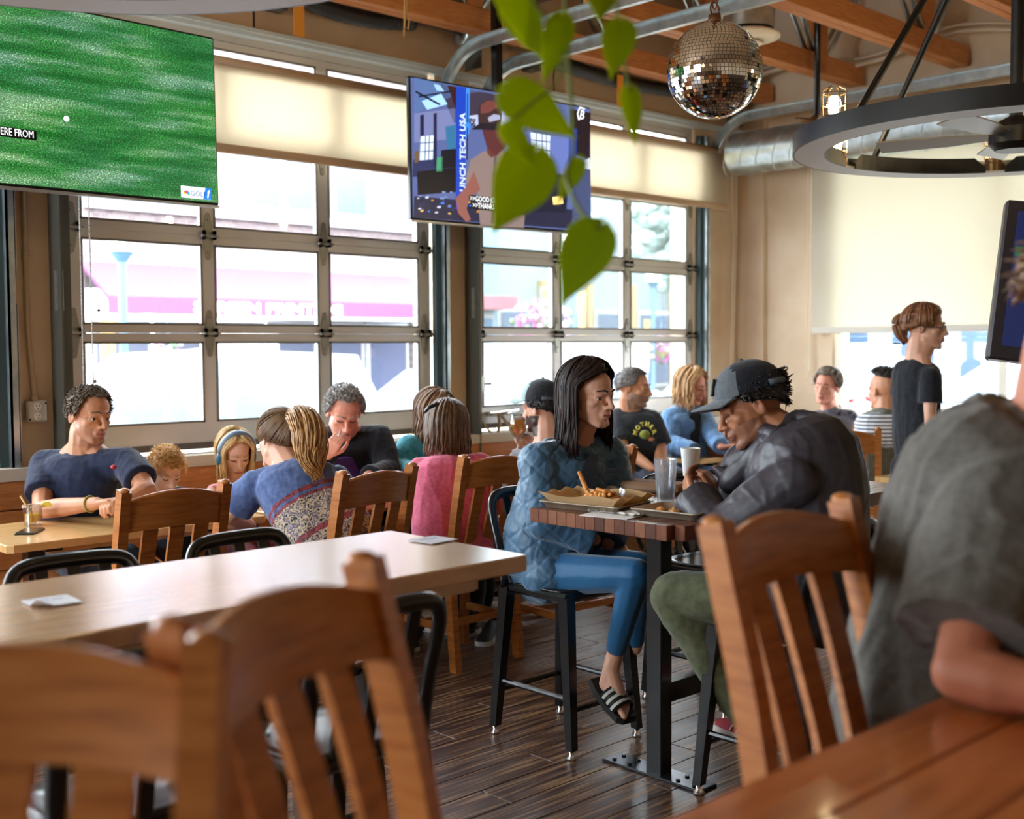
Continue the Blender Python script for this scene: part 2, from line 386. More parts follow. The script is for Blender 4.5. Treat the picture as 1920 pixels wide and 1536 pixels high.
# end wall with two windows, near walls, ceiling
g = G()
g.bx(EX, EX+.22, 5.0, DW+.2, -.1, 4.5); g.bx(EX, EX+.22, -4.2, 2.25, -.1, 4.5); g.bx(EX, EX+.22, 2.25, 5.0, -.1, .98); g.bx(EX, EX+.22, 2.25, 5.0, 3.2, 4.5)
g.bx(EX-.05, EX+.1, 5.62, DW, -.1, 3.42)
g.bx(EX-.035, EX, -4, DW, 3.42, 3.50)
struct(g.build('wall_end', WALL))
wf = struct(G().bx(EX+.03, EX+.12, 3.61, 3.67, .98, 3.2).build('window_6', mat('cream_window_frame', (232,226,208), .5)))
for q in ((4.93,5.0,.98,3.2),(2.25,2.32,.98,3.2),(2.25,5.0,.98,1.03),(2.25,5.0,3.14,3.2)):
    G().bx(EX+.02, EX+.13, *q).build('frame', MATS['cream_window_frame'], wf)
for a, b in ((2.32,3.61),(3.67,4.93)): G().bx(EX+.07, EX+.075, a, b, 1.03, 3.14).build('pane', GLASS, wf)
G().bx(EX-.06, EX+.1, 2.2, 5.05, .93, .985).build('sill', mat('white_sill', (240,236,226), .5), wf)
# the sides behind the camera: left wall opened for an added fill window
g = G().bx(-5.2, -5, -4.2, DW+.2, -.1, .7).bx(-5.2, -5, -4.2, DW+.2, 3.3, 4.5)
for a, b in ((-4.2,2.75),(5.25,DW+.2)): g.bx(-5.2, -5, a, b, .7, 3.3)
struct(g.build('wall_left', WALL))
g = G().bx(-5.2, EX+.2, -4.2, -4, -.1, .7).bx(-5.2, EX+.2, -4.2, -4, 3.3, 4.5)
g.bx(-5.2, EX+.2, -4.2, -4, .7, 3.3)
struct(g.build('wall_front', WALL))
w8 = struct(G().bx(-5.12,-5.08,2.75,5.25,1.95,2.02).build('window_7', ALU))  # unseen window, added to bring more daylight onto the people
for y in (4.0,): G().bx(-5.11,-5.105,y-1.25,y+1.25,.7,3.3).build('pane', GLASS, w8)
struct(G().bx(-5.2, EX+.2, -4.2, DW+.22, 4.5, 4.62).build('ceiling', CEILM))
g = G(); g.bx(-7, 2.08, DW-.06, DW-.02, .0, .92)
# wainscot bench along the window wall: back boards, seat, ledge
bn = struct(G().bx(-3, EX-.05, DW-.16, DW-.03, .87, .93).build('trim_3', mat('painted_ledge', (206,198,184), .6)))
bt = thing('wall_bench', 'long pine bench with plank back running under the garage doors', 'bench')
for i in range(3):
    z0 = .44+.145*i; G().cbox((2.6,DW-.14,z0+.07),(11.2,.025,.138),.004).build('back_board', BENCHW, bt)
G().cbox((2.6,DW-.33,.42),(11.2,.42,.035),.006).build('seat', BENCHW, bt)
G().bx(-3, 8.2, DW-.5, DW-.47, .02, .40).build('front_panel', BENCHW, bt)

# conduit, outlet, small wall sensor
t = thing('outlet_box', 'grey surface-mounted double outlet box on a conduit beside the door jamb', 'outlet')
G().cbox((2.275,DW-.05,1.2),(.105,.05,.105),.008).build('box', mat('outlet_grey',(196,192,182),.5), t)
g = G()
for dz in (.024,-.024):
    q = (2.275,DW-.076,1.2+dz); g.lathe([(0,-.003),(.018,-.003),(.018,.003),(0,.003)], q, 16, Matrix.Rotation(R(90),3,'X'))
fc = g.build('socket_face', mat('outlet_face',(226,222,212),.4), t)
g = G()
for dz in (.024,-.024): g.bx(2.266,2.269,DW-.081,DW-.078,1.2+dz,1.209+dz); g.bx(2.281,2.284,DW-.081,DW-.078,1.2+dz,1.209+dz); g.cyl((2.275,DW-.078,1.19+dz),(2.275,DW-.081,1.19+dz),.003,n=8)
for sx in (-.04,.04): g.cyl((2.275+sx,DW-.074,1.2+sx),(2.275+sx,DW-.079,1.2+sx),.005,n=8)
g.build('slot', BLACKP, fc)
G().tube([(2.275,DW-.045,1.25),(2.27,DW-.045,1.3),(2.25,DW-.04,1.6),(2.249,DW-.04,2.0),(2.245,DW-.04,3.3)], .014, 8).cyl((2.275,DW-.045,1.245),(2.274,DW-.045,1.275),.019).cyl((2.249,DW-.04,1.97),(2.249,DW-.04,2.0),.018).build('conduit', mat('painted_conduit',(190,172,146),.6), t, True)
t = thing('door_sensor', 'small pale sensor on the dark jamb above the navy shirt', 'sensor')
G().cbox((2.40,DW-.17,1.185),(.05,.02,.04),.006).build('housing', WHITEP, t); G().cyl((2.395,DW-.18,1.187),(2.395,DW-.184,1.187),.009).build('lens', BLACKP, t)

# ---------------------------------------------------------------- roof trusses
def truss(y, z, x0, x1, label, webs=True):
    t = thing('roof_truss', label, 'truss', group='wooden roof trusses')
    for s in (-1,1): G().cbox(((x0+x1)/2, y+.034*s, z+.07), (x1-x0, .062, .14), .004).build('bottom_chord', BEAMW, t)
    G().cbox(((x0+x1)/2, y, 4.36), (x1-x0, .12, .14), .004).build('top_chord', BEAMW, t)
    if webs:
        x = x1-.55; i = 0
        while x > x0+.6:
            G().box((x, y, (z+4.36)/2), (.14, .09, 4.3-z-.05)).build('web_post', BEAMW, t)
            for s in (-.034,.034):
                G().cyl((x+.06, y+s, z+.12), (x+.62, y+s, 4.32), .018, n=8).build('web_rod', STEEL, t, True)
                G().cyl((x-.06, y+s, z+.12), (x-.62, y+s, 4.32), .018, n=8).build('web_rod', STEEL, t, True)
            x -= 1.35
    return t
names = ['roof truss closest to the window wall, behind the mirror ball', 'roof truss second from the window wall, its chord ending by the mirror ball', 'roof truss third from the window wall, above the caged lamp', 'roof truss cut by the upper right corner of the picture']
for i, y in enumerate((5.60, 4.78, 3.95, 3.12)): truss(y, 3.5, 2.6 if i == 0 else 5.2+.0*i, 8.22, names[i])
# garage door tracks along the ceiling
def track(pts, label):
    t = thing('door_track', label, 'track', group='galvanised overhead door tracks')
    pts = [V(p) for p in pts]
    G().sweep(pts, .006, .075, (1,0,0)).build('web', STEEL, t)
    up = [p+V((-.02,0,0)) for p in pts]
    g = G()
    for s in (-1,1):
        q = []
        for i, p in enumerate(pts):
            tn = (pts[min(i+1,len(pts)-1)]-pts[max(i-1,0)]).normalized(); nn = tn.cross(V((1,0,0))).normalized(); q.append(p+nn*.036*s+V((-.016,0,0)))
        g.sweep(q, .036, .007, (1,0,0))
    g.build('flange', STEEL, t)
    return t
def tpts(x, z, y1):
    p = [(x, DW-.07, 3.1)]
    for a in range(0, 91, 10): p.append((x, DW-.07-.38*(1-math.cos(R(a))), z-.38+.38*math.sin(R(a))))
    return p+[(x, y1, z)]
track(tpts(4.94, 3.40, 2.2), 'galvanised track curving up beside the second hanging screen')
track(tpts(5.26, 3.33, 2.2), 'galvanised track curving up behind the screen pole')
track(tpts(7.82, 3.33, 1.6), 'galvanised track sweeping past the mirror ball to the upper right')
for x, nm in ((2.38,'left'),):
    pass
# springs over the doors
SPR = tex('black_spring_coil', [(.3,(10,10,11)),(.7,(30,30,32))], (1,1,1), nscale=60, rough=.5, bump=.5)
def spring(x0, x1, z, label, tagx):
    t = thing('door_spring', label, 'spring', group='garage door counterbalance springs'); y = DW-.16
    n = int((x1-x0)*60); rings = []
    pts = [(x0+(x1-x0)*i/24, y, z-.05*math.sin(math.pi*i/24)) for i in range(25)]
    G().tube(pts, [.048+.003*(i % 2) for i in range(25)], 12).build('coil', SPR, t, True)
    G().cyl((x0-.3,y,z),(x1+.55,y,z),.013).build('shaft', mat('shaft_steel',(132,112,92),.5,.5), t, True)
    xd = x1+.42
    G().lathe([(.02,-.03),(.075,-.03),(.075,-.02),(.06,-.015),(.06,.015),(.075,.02),(.075,.03),(.02,.03)], (xd,y,z), 20, Matrix.Rotation(R(90),3,'Y')).build('cable_drum', STEEL, t, True)
    G().box((x0-.05,y+.05,z-.03),(.09,.1,.14)).build('bearing_plate', DARKST, t)
    G().bx(xd+.1,xd+.107,y-.05,DW-.05,z-.2,z+.1).build('end_bracket', DARKST, t)
    tp = [(-.035,.0),(.035,.0),(.035,-.23),(-.035,-.23)]
    G().prism(tp, .003, (tagx, y-.055, z-.02), (1,0,0), (0,0,1)).build('warning_tag', mat('orange_tag',(236,160,58),.6), t)
    return t
spring(3.72, 4.62, 3.52, 'black spring over the first door with an orange tag', 3.75)
spring(5.75, 7.5, 3.5, 'black spring over the second door, its orange tag beside the leaves', 6.5)
# ---------------------------------------------------------------- roller shades
SHADE = translucent('cream_shade_fabric', (230,220,202), (242,232,212), .55)
SHTUBE = mat('shade_tube_fabric', (206,178,148), .8)
def shade(name, label, x0, x1, y, z0, z1, chain=None):
    t = thing(name, label, 'blind', group='roller shades')
    G().cyl((x0,y+.03,z1),(x1,y+.03,z1),.035,n=16).build('roller', SHTUBE, t, True)
    G().bx(x0+.01,x1-.01,y-.002,y+.001,z0+.03,z1).build('fabric', SHADE, t)
    G().cbox(((x0+x1)/2,y,z0+.02),(x1-x0-.02,.02,.05),.006).build('hem_bar', SHTUBE, t)
    if chain:
        G().tube([(chain,y-.03,z1),(chain,y-.03,.85)], .0035, 6).tube([(chain+.05,y-.03,z1),(chain+.05,y-.03,.85)], .0035, 6).build('bead_chain', tex('bead_chain_metal',[(.3,(120,116,108)),(.6,(235,232,226))],(1,1,60),nscale=6,rough=.3,metal=.4), t)
    return t
shade('roller_shade', 'cream roller shade half lowered behind the two hanging screens', 2.42, 4.93, DW-.13, 2.585, 3.075, 2.475)
shade('roller_shade', 'cream roller shade on the second door, ending at the corner wall', 5.28, 7.93, DW-.13, 2.62, 3.085, None)
t = bpy.data.objects['roller_shade.001']
G().tube([(7.96,DW-.14,3.08),(8.0,DW-.14,2.4),(7.97,DW-.14,1.5),(7.93,DW-.14,1.0)], .004, 6).tube([(8.04,DW-.14,3.08),(8.03,DW-.14,2.4),(8.0,DW-.14,1.5),(7.96,DW-.14,1.0)], .004, 6).build('cord', mat('cream_cord',(236,222,200),.7), t)
t = thing('window_shade', 'wide cream roller shade over the end wall window', 'blind')
G().cyl((EX-.06,2.1,3.26),(EX-.06,5.16,3.26),.035,n=16).build('roller', SHTUBE, t, True)
G().bx(EX-.062,EX-.059,2.12,5.15,1.62,3.26).build('fabric', translucent('end_shade_fabric', (228,222,206), (236,230,214), .36), t)
G().cbox((EX-.06,3.63,1.625),(.02,3.03,.05),.006).build('hem_bar', mat('hem_grey',(214,208,196),.8), t)
G().tube([(EX-.05,5.2,3.2),(EX-.05,5.2,1.25)],.004,6).tube([(EX-.05,5.17,3.2),(EX-.05,5.18,1.3)],.004,6).build('cord', MATS['cream_cord'], t)
# ---------------------------------------------------------------- the street outside
struct(G().bx(-60, 90, DW+.22, 90, -.4, -.16).bx(EX+.22, 90, -40, DW+.22, -.4, -.16).build('road', tex('asphalt', [(.3,(92,92,96)),(.7,(116,116,118))], nscale=20, rough=.9)))
struct(G().bx(-60, 60, DW+.22, 7.3, -.16, -.04).bx(EX+.22, EX+2.6, -40, DW+.22, -.16, -.04).build('sidewalk', tex('concrete_walk', [(.3,(134,132,128)),(.7,(150,148,144))], nscale=4, rough=.9)))
struct(G().bx(-60, 60, 17, 20, -.16, -.04).build('sidewalk_far', MATS['concrete_walk']))
def brick_mat():
    m = mat('pale_brick', (190,150,140), .85); nt = m.node_tree; b = nt.nodes['Principled BSDF']
    tc = nt.nodes.new('ShaderNodeTexCoord'); mp = nt.nodes.new('ShaderNodeMapping'); mp.inputs['Rotation'].default_value = (R(90),0,0); nt.links.new(tc.outputs['Object'], mp.inputs[0])
    k = nt.nodes.new('ShaderNodeTexBrick'); k.inputs['Scale'].default_value = 3.0; k.inputs['Color1'].default_value = (*lin((86,70,70)),1); k.inputs['Color2'].default_value = (*lin((106,90,88)),1); k.inputs['Mortar'].default_value = (*lin((116,111,111)),1)
    k.inputs['Mortar Size'].default_value = .02; nt.links.new(mp.outputs[0], k.inputs['Vector']); nt.links.new(k.outputs['Color'], b.inputs['Base Color']); return m
BRICK = brick_mat()
FY = 20.0
t = thing('brick_shop', 'pale brick shop with pink awning across the street', 'building')
G().bx(4.5, 16.6, FY, FY+6, 2.9, 9).bx(4.5, 8.7, FY, FY+6, -.1, 2.9).bx(16.0,16.6,FY,FY+6,-.1,2.9).build('wall', BRICK, t)
G().bx(8.7, 16.0, FY+.3, FY+6, -.1, .45).build('plinth', mat('shop_plinth',(150,150,150),.8), t)
for i, (a, b) in enumerate(((11.9,12.65),(12.82,13.5),(14.0,14.75),(9.2,9.95))):
    f = G().bx(a-.1,b+.1,FY-.06,FY+.02,4.2,5.7).build('window', mat('white_trim',(150,152,156),.6), t)
    G().bx(a,b,FY-.08,FY-.05,4.3,5.6).build('pane', mat('sky_glass',(58,76,96),.25), f)
G().bx(8.7,16.6,FY-.14,FY+.02,4.0,4.16).build('sill_band', MATS['white_trim'], t)
def awn(name, y0, z0, y1, z1, x0, x1, m, par): return G().prism([(0,0),(0,.04),(1,.04),(1,0)], 1e-3, (0,0,0)) 
AW = mat('pink_awning', (98,54,88), .7); AW2 = mat('awning_valance', (104,44,80), .7)
a = G(); a.add([(8.6,FY-1.1,2.42),(15.9,FY-1.1,2.42),(15.9,FY,3.05),(8.6,FY,3.05),(8.6,FY-1.08,2.36),(15.9,FY-1.08,2.36),(15.9,FY,2.98),(8.6,FY,2.98)], [(0,1,2,3),(7,6,5,4),(0,4,5,1),(1,5,6,2),(2,6,7,3),(3,7,4,0)])
aw = a.build('awning', AW, t); G().bx(8.6,15.9,FY-1.12,FY-1.08,2.12,2.42).build('valance', AW2, aw); G().bx(8.6,15.9,FY-1.13,FY-1.07,2.06,2.12).build('valance_edge', MATS['white_trim'], aw)
text('lettering', 'SCREEN PRINTING', .27, frame((1,0,0),(0,0,1),(0,-1,0),(10.16,FY-1.13,2.17)), mat('letter_white',(250,250,250),.6), aw, .01, 'LEFT', 1.42, .004)
for i in range(6):
    x = 8.9+1.2*i; f = G().bx(x-.06,x+1.06,FY+.1,FY+.16,.45,2.05).build('shop_window', MATS['white_trim'], t)
    G().bx(x+.02,x+.98,FY+.07,FY+.1,.52,1.98).build('pane', mat('dim_glass',(62,66,86),.25), f)
G().bx(11.2,12.6,FY+.0,FY+.03,.6,1.9).build('window_notice', mat('paper_white',(244,244,240),.8), t)
G().bx(10.6,11.0,FY+.0,FY+.03,.9,1.5).build('window_card', mat('paper_cream',(240,236,220),.8), t)
t = thing('blue_shop', 'pale blue shop building behind the hanging basket', 'building')
G().bx(16.6,19.0,FY+.5,FY+6,-.1,6).build('wall', mat('blue_wall',(84,112,128),.8), t)
for i in range(2):
    x = 16.8+1.1*i; f = G().bx(x,x+.9,FY+.42,FY+.5,.3,2.3).build('shop_window', MATS['white_trim'], t); G().bx(x+.06,x+.84,FY+.38,FY+.42,.4,2.2).build('pane', mat('blue_glass',(46,88,122),.2), f)
G().bx(17.0,18.9,FY-.3,FY+.5,2.4,2.7).build('canopy', mat('red_canopy',(120,62,76),.7), t)
t = thing('grey_block', 'pale grey-green row of shops beyond the blue shop', 'building')
G().bx(19.0,34,FY+1.0,FY+6,-.1,7).build('wall', mat('grey_green_wall',(98,112,114),.8), t)
for i in range(8):
    x = 19.4+1.75*i; f = G().bx(x,x+1.3,FY+.9,FY+1.0,.4,2.5).build('shop_window', MATS['white_trim'], t); G().bx(x+.06,x+1.24,FY+.86,FY+.9,.5,2.4).build('pane', MATS['sky_glass'], f)
    G().bx(x+1.42,x+1.6,FY+.84,FY+1.0,-.1,3.2).build('pilaster', mat('ochre_pilaster',(124,106,72),.8), t)
t = thing('side_street_building', 'blue-grey building seen under the end wall shade', 'building')
G().bx(26,30,-8,18,-.1,7).build('wall', mat('pale_blue_grey_wall',(112,118,126),.8), t)
for i in range(9):
    y = 1.0+1.7*i; f = G().bx(25.9,26,y,y+1.2,.5,2.6).build('window', MATS['white_trim'], t); G().bx(25.86,25.9,y+.07,y+1.13,.6,2.5).build('pane', MATS['sky_glass'], f)
# lamp posts with hanging baskets
def basket(parent, c, n, r, seed):
    rnd = random.Random(seed); gs = [G(), G(), G()]
    for i in range(n):
        while True:
            p = V((rnd.uniform(-1,1), rnd.uniform(-1,1), rnd.uniform(-1.1,.9)))
            if p.length < 1: break
        p = V(c)+V((p.x*r, p.y*r, p.z*r*.85)); k = rnd.choice((0,0,1,1,2)); s = rnd.uniform(.03,.055)*r/.42
        gs[k].ell(p, (s, s*rnd.uniform(.5,1), s), n=6, m=4)
    for g, nm, m in zip(gs, ('blossoms','blossoms','leaves'), (mat('magenta_petunia',(150,70,130),.7), mat('white_petunia',(150,132,146),.7), mat('basket_green',(62,96,60),.7))):
        if g.v: tag(g.build(nm, m, parent), kind='stuff')
def lamp(x, y, h, dx, label, seed, r=.36):
    t = thing('street_lamp', label, 'lamp post', (x,y,-.1), 0, 'street lamps with flower baskets')
    G().cyl((0,0,0),(0,0,h),.055,.045,12).lathe([(0,0),(.13,0),(.13,.05),(.08,.35),(0,.35)],(0,0,0),14).lathe([(.0,h-.12),(.05,h-.12),(.14,h),(.0,h)],(0,0,0),16).build('pole', mat('lamp_pole_blue',(66,98,116),.5), t, 40)
    G().lathe([(0,h),(.15,h),(.17,h+.28),(.12,h+.33),(0,h+.33)],(0,0,0),18).build('lamp_head', mat('lamp_globe',(250,248,236),.4), t, 40)
    G().tube([(0,0,h-.75),(dx*.6,0,h-.72),(dx,0,h-.78),(dx,0,h-1.0)],.018,6).build('bracket', MATS['lamp_pole_blue'], t)
    b = G().lathe([(0,-.14),(.14,-.12),(.2,0),(.18,0),(.12,-.1),(0,-.12)],(dx,0,h-1.42),14).build('basket', mat('basket_moss',(150,130,96),.9), t); basket(b, (dx,0,h-1.34), 190, r, seed)
    G().prism([(-.1,0),(.1,0),(.06,-.95),(-.08,-.85)],.01,(-.19*(1 if dx > 0 else -1),0,h-.78)).build('banner', mat('yellow_banner',(140,120,72),.7), t)
    return t
q = ony(228,472,13); lamp(q.x, 13, q.z+.1, .56, 'blue street lamp with a pink flower basket seen through the left door', 3)
q = ony(1075,470,13); lamp(q.x, 13, 3.3, -.75, 'street lamp half behind the leaves with the largest pink basket', 5, .52)
q = ony(1225,470,15.5); lamp(q.x, 15.5, 2.95, .25, 'distant street lamp with a pale basket at the right edge of the second door', 8, .42)
# cars
def car(label, loc, rz, colr, suv=False):
    t = thing('car', label, 'car', loc, rz, 'cars parked outside')
    L, Wd, h = (4.6,1.82,1.66) if suv else (4.5,1.78,1.46)
    belt = .98 if suv else .9
    st = [(-L/2,.62,.55,.80),(-L/2+.12,.72,.38,.90),(-L/2+.7,.86,.28,belt),(-.9,.9,.26,belt+.02),(.4,.9,.26,belt),(1.05,.89,.28,belt-.05),(L/2-.5,.84,.32,belt-.18),(L/2-.1,.7,.4,belt-.3),(L/2,.6,.48,.6)]
    rings = []
    for x, hw, z0, z1 in st:
        hw *= Wd/1.8; rings.append([V((x, s*hw*k, z0+(z1-z0)*zf)) for s, seq in ((1,((.8,0),(1,.18),(1.0,.6),(.93,.92),(.7,1.0))),(-1,((.7,1.0),(.93,.92),(1.0,.6),(1,.18),(.8,0)))) for k, zf in seq])
    paint = mat('car_paint_'+colr[0], colr[1], .25, .1, coat=.8)
    G().loft(rings).build('body', paint, t, 50)
    top = [(-L/2+.22,belt-.02,.0),(-L/2+(.5 if suv else 1.0),h-.06,.13),(-.5,h,.16),(.3,h-.04,.15),(1.2 if suv else 1.15,belt-.06,.0)]
    zb = belt-.08; rings = []
    for x, z, ins in top: rings.append([V((x,.78-ins,z)),V((x,.0,z+.02)),V((x,-.78+ins,z)),V((x,-.86,zb)),V((x,.86,zb))])
    cb = G().loft(rings).build('cabin', paint, t, 50)
    CG = mat('car_glass',(88,100,108),.3); zl, zh = belt+.02, h-.1
    def yy(z): return .862-(.86-.62)*max(0,(z-zb)/(h-zb))
    for s in (1,-1):
        for pts in ([(-L/2+(.62 if suv else 1.0),zl),(-.42,zl),(-.42,zh),(-L/2+(.75 if suv else 1.25),zh)], [(-.34,zl),(.95,zl),(.36,zh),(-.34,zh)]):
            q = [V((x,s*(yy(z)+.004),z)) for x, z in pts]; q2 = [V((x,s*(yy(z)-.03),z)) for x, z in pts]; G().add(q+q2,[(0,1,2,3),(7,6,5,4),(0,4,5,1),(1,5,6,2),(2,6,7,3),(3,7,4,0)]).build('side_window', CG, t)
    for (xa,za,ia),(xb,zb2,ib) in ((top[4],top[3]),(top[0],top[1])):
        k = .12; A = V((xa,0,za)).lerp(V((xb,0,zb2)),.12); B = V((xa,0,za)).lerp(V((xb,0,zb2)),.92); n = V((1 if xa > 0 else -1,0,.6)).normalized()*.012
        G().add([A+n+V((0,.68,0)),A+n-V((0,.68,0)),B+n-V((0,.55,0)),B+n+V((0,.55,0)),A-n*3+V((0,.68,0)),A-n*3-V((0,.68,0)),B-n*3-V((0,.55,0)),B-n*3+V((0,.55,0))],[(0,1,2,3),(7,6,5,4),(0,4,5,1),(1,5,6,2),(2,6,7,3),(3,7,4,0)]).build('windscreen', CG, t)
    for x in (-L/2+.9, L/2-.85):
        for s in (1,-1):
            wl = G().lathe([(.2,-.1),(.3,-.1),(.33,-.06),(.33,.06),(.3,.1),(.2,.1)],(x,s*.8*Wd/1.8,.32),18,Matrix.Rotation(R(90),3,'X')).build('wheel', mat('tyre',(38,38,40),.8), t, 40)
            g = G(); g.lathe([(0,-.06),(.2,-.06),(.2,.06),(0,.06)],(x,s*.83*Wd/1.8,.32),14,Matrix.Rotation(R(90),3,'X')); g.build('hub', mat('alloy',(190,194,198),.3,.7), wl)
    for s in (1,-1): G().ell((.85,s*.98,belt+.02),(.06,.1,.07)).build('mirror', paint, t, True)
    for s in (1,-1): G().ell((L/2-.12,s*.62,.68),(.1,.16,.07)).build('headlight', mat('lamp_lens',(225,232,238),.1,.2), t, True); G().ell((-L/2+.1,s*.64,.8),(.08,.14,.08)).build('tail_light', mat('tail_red',(196,60,60),.2), t, True)
    return t
WH = ('white',(134,138,142)); SV = ('silver',(112,122,130)); BL = ('pale_blue',(140,150,158))
car('white sport utility car parked outside the left panes', (5.35,10.6,-.16), R(172), WH, True)
car('low white car close to the glass behind the girl with headphones', (6.1,8.35,-.42), R(184), WH)
car('silver car with dark wheel arch behind the grey-haired man', (10.1,10.6,-.16), R(3), SV)
car('white car with red tail lights behind the beer glass', (14.9,10.6,-.16), R(182), WH)
car('pale car beyond the dark-haired woman', (19.8,10.8,-.16), R(4), BL)
car('white car parked nearest to the end wall window', (15.6,6.6,-.16), R(100), WH)
car('white van-like car parked across the side street', (17.5,2.9,-.16), R(84), WH, True)
# a leafy street tree seen through the second door
t = thing('street_tree', 'pale street tree behind the second door shade', 'tree')
G().tube([(20.8,15.5,-.1),(20.8,15.5,2.2),(21,15.5,3.5)],[.14,.1,.06],8).build('trunk', mat('bark',(130,112,96),.9), t)
rnd = random.Random(4); g = G()
for i in range(260):
    p = V((rnd.gauss(0,1.0), rnd.gauss(0,1.0), rnd.gauss(0,.8))); g.ell(V((21,15.5,4.3))+p, (.22,.22,.16), n=6, m=4)
tag(g.build('leaves', mat('pale_leaf',(128,146,140),.8), t), kind='stuff')
# ---------------------------------------------------------------- ducts
def duct(name, pts, r, label, ring=.15):
    t = thing(name, label, 'duct'); pts = [V(p) for p in pts]
    G().tube(pts, r, 28).build('pipe', STEEL, t, 40)
    a, b = pts[0], pts[-1]; L = (b-a).length; n = int(L/ring); g = G(); d = (b-a).normalized(); s, u, _ = basis(d)
    for i in range(n+1):
        c = a+d*(ring*i+.02); P = []
        for k in range(28):
            q = 2*math.pi*k/28; P.append(c+s*(r*1.004*math.cos(q))+u*(r*1.004*math.sin(q))+d*(.08*math.sin(q)))
        g.tube(P, .004, 5, closed=True)
    g.build('spiral_seam', STEEL, t, True); return t
duct('spiral_duct', [(7.78,5.58,3.03),(7.78,1.2,3.03)], .165, 'spiral galvanised duct along the end wall behind the ring lamp')
DF = Q(1403,72,7.0); x, y, zz = DF
t = duct('spiral_duct', [(x,y-.34,zz+.5),(x,y-3.2,zz+.5)], .17, 'large overhead duct above the mirror ball', .3)
G().tube([(x,y-.36,zz+.5),(x,y-.2,zz+.48),(x,y-.08,zz+.42),(x,y-.02,zz+.32),(x,y,zz+.2),(x,y,zz+.05)], [.17,.17,.165,.155,.15,.15], 28).build('elbow', STEEL, t, 40)
G().lathe([(.05,-.02),(.13,-.02),(.19,.0),(.19,.014),(.14,.04),(.05,.04)],(x,y,zz),28).lathe([(.0,-.035),(.07,-.035),(.09,-.02),(.0,-.012)],(x,y,zz-.012),20).build('diffuser', mat('cream_diffuser',(238,226,206),.5), t, True)
# ---------------------------------------------------------------- mirror ball: every small mirror its own facet
c = V((4.04,3.01,2.66)); RB = .2
t = thing('mirror_ball', 'silver mirror ball hanging from a short chain below the trusses', 'mirror ball')
G().ell((0,0,0),(RB-.004,)*3,n=32,m=20).build('core', mat('dark_grout',(40,36,34),.6), t, True)
g = G(); n = 40
for i in range(n):
    th = math.pi*(i+.5)/n; m = max(4, int(2*math.pi*math.sin(th)*RB/.0157))
    for j in range(m):
        ph = 2*math.pi*(j+.5*(i % 2))/m; d = V((math.sin(th)*math.cos(ph), math.sin(th)*math.sin(ph), math.cos(th)))
        d2 = (d+V((random.gauss(0,.012),random.gauss(0,.012),random.gauss(0,.012)))).normalized(); a, b, _ = basis(d2); s = .0070; q = d*RB
        g.add([q+a*s+b*s, q-a*s+b*s, q-a*s-b*s, q+a*s-b*s, q*.985+a*s+b*s, q*.985-a*s+b*s, q*.985-a*s-b*s, q*.985+a*s-b*s], [(0,1,2,3),(0,4,5,1),(1,5,6,2),(2,6,7,3),(3,7,4,0)])
tag(g.build('mirror_tiles', mat('mirror_facet',(236,232,226),.03,1), t), kind='stuff')
G().cyl((0,0,RB-.01),(0,0,RB+.03),.03,.025).tube([(.03*math.cos(a),0,RB+.05+.03*math.sin(a)) for a in np.linspace(0,6.1,14)],.004,6).build('motor_cap', mat('rust_cap',(110,66,40),.5,.4), t, True)
g = G()
for i in range(16):
    z = RB+.08+.045*i; P = [(.012*math.cos(a) if i % 2 else 0, 0 if i % 2 else .012*math.cos(a), z+.03*math.sin(a)) for a in np.linspace(0,2*math.pi,9)[:-1]]; g.tube(P,.004,5,closed=True)
g.build('chain', mat('rust_chain',(122,70,42),.5,.5), t); t.location = c
